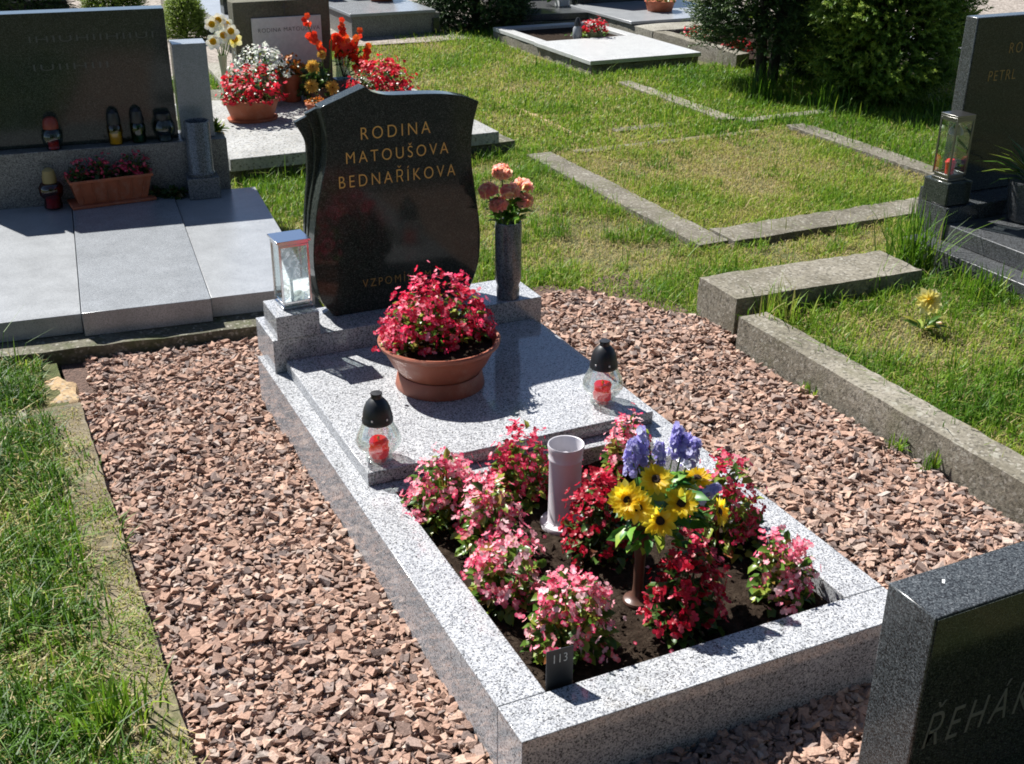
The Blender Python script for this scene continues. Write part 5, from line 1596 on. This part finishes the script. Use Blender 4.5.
# ------------------------------------------------------------------ TOMBS AT THE BACK
t = thing('tomb', 'low pale granite grave cover with a planted bed, alone in the lawn', 'tomb', (3.95, 6.87, 0))
obj('foundation', MB().rough_box(0, 1.03, 0, 1.9, -0.04, 0.062, 0.1, 0.005, 0.01, 40), M['concrete'], t, smooth=50)
obj('cover_slab', MB().box(-0.015, 1.045, -0.015, 1.0, 0.064, 0.098), M['granite_pale'], t, bevel=0.003)
obj('kerb', MB().box(0, 0.11, 1.002, 1.9, 0.064, 0.098), M['granite_pale'], t, bevel=0.003)
obj('kerb', MB().box(0.92, 1.03, 1.002, 1.9, 0.064, 0.098), M['granite_pale'], t, bevel=0.003)
obj('kerb', MB().box(0.112, 0.918, 1.78, 1.9, 0.064, 0.098), M['granite_pale'], t, bevel=0.003)
obj('bed', MB().box(0.112, 0.918, 1.002, 1.778, 0.055, 0.072), M['soil'], t)
t = thing('grave_candle', 'pale candle with a dark lid on the lone grave in the lawn', 'grave candle', (4.42, 7.98, 0.073))
obj('jar', MB().lathe([(0, 0), (0.035, 0), (0.045, 0.04), (0.04, 0.10), (0.025, 0.12), (0, 0.12)], 20), M['granite_warm'], t)
obj('lid', MB().lathe([(0, 0.121), (0.03, 0.121), (0.03, 0.15), (0.012, 0.19), (0, 0.19)], 18), M['black_plastic'], t)
t = thing('flower_pot', 'small green pot on the lone grave in the lawn', 'flower pot', (4.57, 7.93, 0.073))
obj('pot', MB().lathe([(0, 0), (0.06, 0), (0.075, 0.07), (0.07, 0.07), (0, 0.065)], 20), plain('moss_green_pot', (0.10, 0.11, 0.04), 0.7), t)
b = thing('begonia', 'compact red flowers in the small pot on the lone lawn grave', 'flowering plant', (4.57, 7.93, 0.135))
bushy(b, 0.11, 0.10, M['leaf_dark'], M['fl_scarlet'], 60, 40, 4, 0.017, 0.03, 81)
t = thing('ground_plant', 'sprawling silvery plants in the bed of the lone lawn grave', 'plant', (4.62, 8.15, 0.073))
rr = np.random.default_rng(31)
n_ = 130
d = sph_dirs(n_, rr, 0, 0.9)
link('foliage', leaf_mesh('foliage', d * np.array([[0.22, 0.12, 0.05]]) * rr.uniform(0.2, 1, (n_, 1)), d + rr.normal(0, 0.4, (n_, 3)), rr.uniform(0.03, 0.05, n_), rr), M['leaf'], t)

t = thing('tomb', 'grey granite block tomb with gravel apron at the top, left of the dark shrub', 'tomb', (2.72, 9.22, 0))
obj('foundation', MB().box(0.0, 0.88, 0, 2.0, -0.04, 0.195), M['granite_mid'], t, bevel=0.004)
obj('cover_slab', MB().box(-0.02, 0.83, -0.02, 1.3, 0.197, 0.225), M['granite_blue'], t, bevel=0.004)
obj('post', MB().box(-0.02, 0.12, 1.1, 1.3, 0.226, 0.6), M['granite_blue'], t, bevel=0.003)
obj('headstone', MB().box(0.13, 0.9, 1.35, 1.5, 0.226, 0.9), M['granite_dark'], t, bevel=0.004)
obj('side_plate', MB().box(0.80, 0.86, -0.03, -0.002, 0.01, 0.15), M['granite_dark'], t)
pot('flower_pot', 'broad orange bowl standing on the grey granite block tomb', 3.30, 10.02, 0.2265, 0.11, 0.15, 0.11, M['terracotta2'], 0.01)
b = thing('begonia', 'red flowers in the bowl on the grey block tomb', 'flowering plant', (3.30, 10.02, 0.32))
bushy(b, 0.17, 0.16, M['leaf_dark'], M['fl_scarlet'], 100, 40, 4, 0.018, 0.035, 82)

t = thing('tomb', 'low shaded grey slab tomb right of the dark shrub at the top', 'tomb', (4.42, 9.12, 0), R(-8))
obj('foundation', MB().rough_box(0, 1.15, 0, 2.0, -0.04, 0.07, 0.12, 0.005, 0.01, 50), M['concrete_moss'], t, smooth=50)
obj('cover_slab', MB().box(0.02, 1.06, 0.04, 1.5, 0.072, 0.135), M['granite_slate'], t, bevel=0.004)
obj('headstone', MB().box(0.05, 1.02, 1.55, 1.7, 0.072, 0.95), M['granite_dark'], t, bevel=0.004)
t = thing('flower_pot', 'square white pot on the shaded slab tomb at the top', 'flower pot', (5.12, 9.62, 0.125))
obj('pot', MB().box(-0.055, 0.055, -0.055, 0.055, 0, 0.10), plain('white_ceramic', (0.5, 0.52, 0.53), 0.5), t, bevel=0.006)
b = thing('ground_plant', 'sprawling yellow green plant in the square white pot', 'plant', (5.12, 9.62, 0.22))
n_ = 120
d = sph_dirs(n_, rr, -0.1, 0.9)
link('foliage', leaf_mesh('foliage', d * np.array([[0.22, 0.12, 0.12]]) * rr.uniform(0.2, 1, (n_, 1)), d + rr.normal(0, 0.4, (n_, 3)), rr.uniform(0.04, 0.07, n_), rr), M['leaf'], b)

t = thing('tomb', 'pale stone tomb with orange bowl behind the lone lawn grave', 'tomb', (5.12, 7.85, 0))
obj('foundation', MB().rough_box(0, 1.3, 0, 2.2, -0.04, 0.13, 0.12, 0.005, 0.01, 51), M['concrete_pale'], t, smooth=50)
obj('cover_slab', MB().box(-0.01, 1.28, 0.35, 1.6, 0.132, 0.16), M['granite_warm'], t, bevel=0.004)
obj('headstone', MB().box(0.1, 1.2, 1.62, 1.8, 0.132, 1.0), M['granite_dark'], t, bevel=0.004)
pot('flower_pot', 'wide orange bowl on the pale stone tomb behind the lawn', 5.74, 8.72, 0.161, 0.12, 0.145, 0.10, M['terracotta2'], 0.01)
b = thing('begonia', 'straggly pink and green plant in the wide orange bowl', 'flowering plant', (5.74, 8.72, 0.25))
bushy(b, 0.17, 0.14, M['leaf'], M['fl_pink'], 120, 10, 3, 0.016, 0.035, 83)

t = thing('grave_surround', 'concrete kerbed grave with red flowers half hidden by the yew', 'grave kerb', (5.13, 6.55, 0))
obj('kerb', MB().rough_box(0, 0.14, 0, 1.42, -0.04, 0.125, 0.1, 0.005, 0.01, 52), M['concrete'], t, smooth=50)
obj('kerb', MB().rough_box(0.145, 1.0, 1.29, 1.42, -0.04, 0.125, 0.1, 0.005, 0.01, 53), M['concrete'], t, smooth=50)
obj('kerb', MB().rough_box(1.005, 1.14, 0, 1.42, -0.04, 0.125, 0.1, 0.005, 0.01, 54), M['concrete'], t, smooth=50)
obj('bed', MB().box(0.145, 1.0, 0.05, 1.285, -0.02, 0.06), M['soil'], t)
for i, (x, y, lab) in enumerate(((5.45, 7.55, 'red flowers at the far end of the kerbed grave beside the yew'), (5.42, 6.95, 'red flowers in the kerbed grave close against the yew branches'))):
    b = thing('begonia', lab, 'flowering plant', (x, y, 0.06), 0, 'red flowers in the kerbed grave')
    bushy(b, 0.13, 0.12, M['leaf_dark'], M['fl_scarlet'], 60, 30, 4, 0.018, 0.03, 84 + i)

# things glimpsed at the top left
t = thing('tomb', 'white granite tomb at the top left behind the rear headstone', 'tomb', (1.56, 8.9, 0))
obj('foundation', MB().box(-0.06, 0.86, 0, 3.2, -0.04, 0.10), M['concrete_pale'], t, bevel=0.004)
obj('cover_slab', MB().box(0.0, 0.80, 0.1, 2.2, 0.102, 0.20), M['granite_warm'], t, bevel=0.004)
obj('headstone', MB().box(0.12, 0.78, 0.9, 1.05, 0.201, 0.9), M['granite_dark'], t, bevel=0.004)
o = old_kerb('pale concrete kerb running back along the gravel left of the rear tomb', 1.10, 1.21, 6.95, 8.25, -0.04, 0.05, 'concrete_pale', seed=60, rz=R(-4))
evergreen('round olive cypress ball behind the grey granite pillar', 1.30, 9.75, 0.19, 0.40, 0.02, M['needles'], 2200, 0.075, 5, 0.02, 'dome', 0.35, lump=0.1)
evergreen('yellow green shrub peeping over the top of the left headstone', 0.98, 11.9, 0.30, 0.55, 0.02, M['needles'], 2000, 0.12, 6, 0.03, 'dome', 0.3)
evergreen('dark green shrub behind the left headstone', 0.1, 12.3, 0.5, 0.7, 0.02, M['needles2'], 3500, 0.12, 7, 0.04, 'dome', 0.1)
t = thing('tomb', 'dark kerbed grave with headstone glimpsed over the left headstone', 'tomb', (-0.55, 12.2, 0))
obj('foundation', MB().box(0, 1.1, 0, 2, -0.04, 0.1), M['granite_slate'], t, bevel=0.004)
obj('headstone', MB().box(0.1, 1.0, 1.7, 1.85, 0.101, 1.0), M['granite_dark'], t, bevel=0.004)
t = thing('tomb', 'pale tomb with red flowers between the spruce and the right headstone', 'tomb', (6.35, 4.55, 0))
obj('foundation', MB().rough_box(0, 1.1, 0, 2.0, -0.04, 0.12, 0.12, 0.005, 0.01, 55), M['concrete'], t, smooth=50)
obj('cover_slab', MB().box(0.03, 1.07, 0.9, 1.6, 0.122, 0.25), M['granite_warm'], t, bevel=0.004)
b = thing('begonia', 'red flowers on the pale tomb next to the right headstone', 'flowering plant', (6.62, 5.75, 0.25))
bushy(b, 0.17, 0.16, M['leaf_dark'], M['fl_scarlet'], 90, 40, 4, 0.018, 0.035, 86)

# unseen trees, added to block low sky and show in the polished stones
for i, (x, y, r0, h0, lab) in enumerate(((-4.0, -5.6, 1.7, 6.5, 'tall unseen evergreen added to block low sky, far left behind the viewpoint'), (-0.6, -6.8, 1.9, 7.2, 'tall unseen evergreen added to block low sky, directly behind the viewpoint'),
                                         (2.9, -6.0, 1.7, 6.2, 'tall unseen evergreen added to block low sky, behind the viewpoint to the right'), (6.4, -4.6, 1.8, 6.8, 'tall unseen evergreen added to block low sky, far right behind the viewpoint'))):
    evergreen(lab, x, y, r0, h0, 0.3, M['needles2'], 5200, 0.62, 20 + i, 0.16, 'cone', 0.05, name='added_conifer')
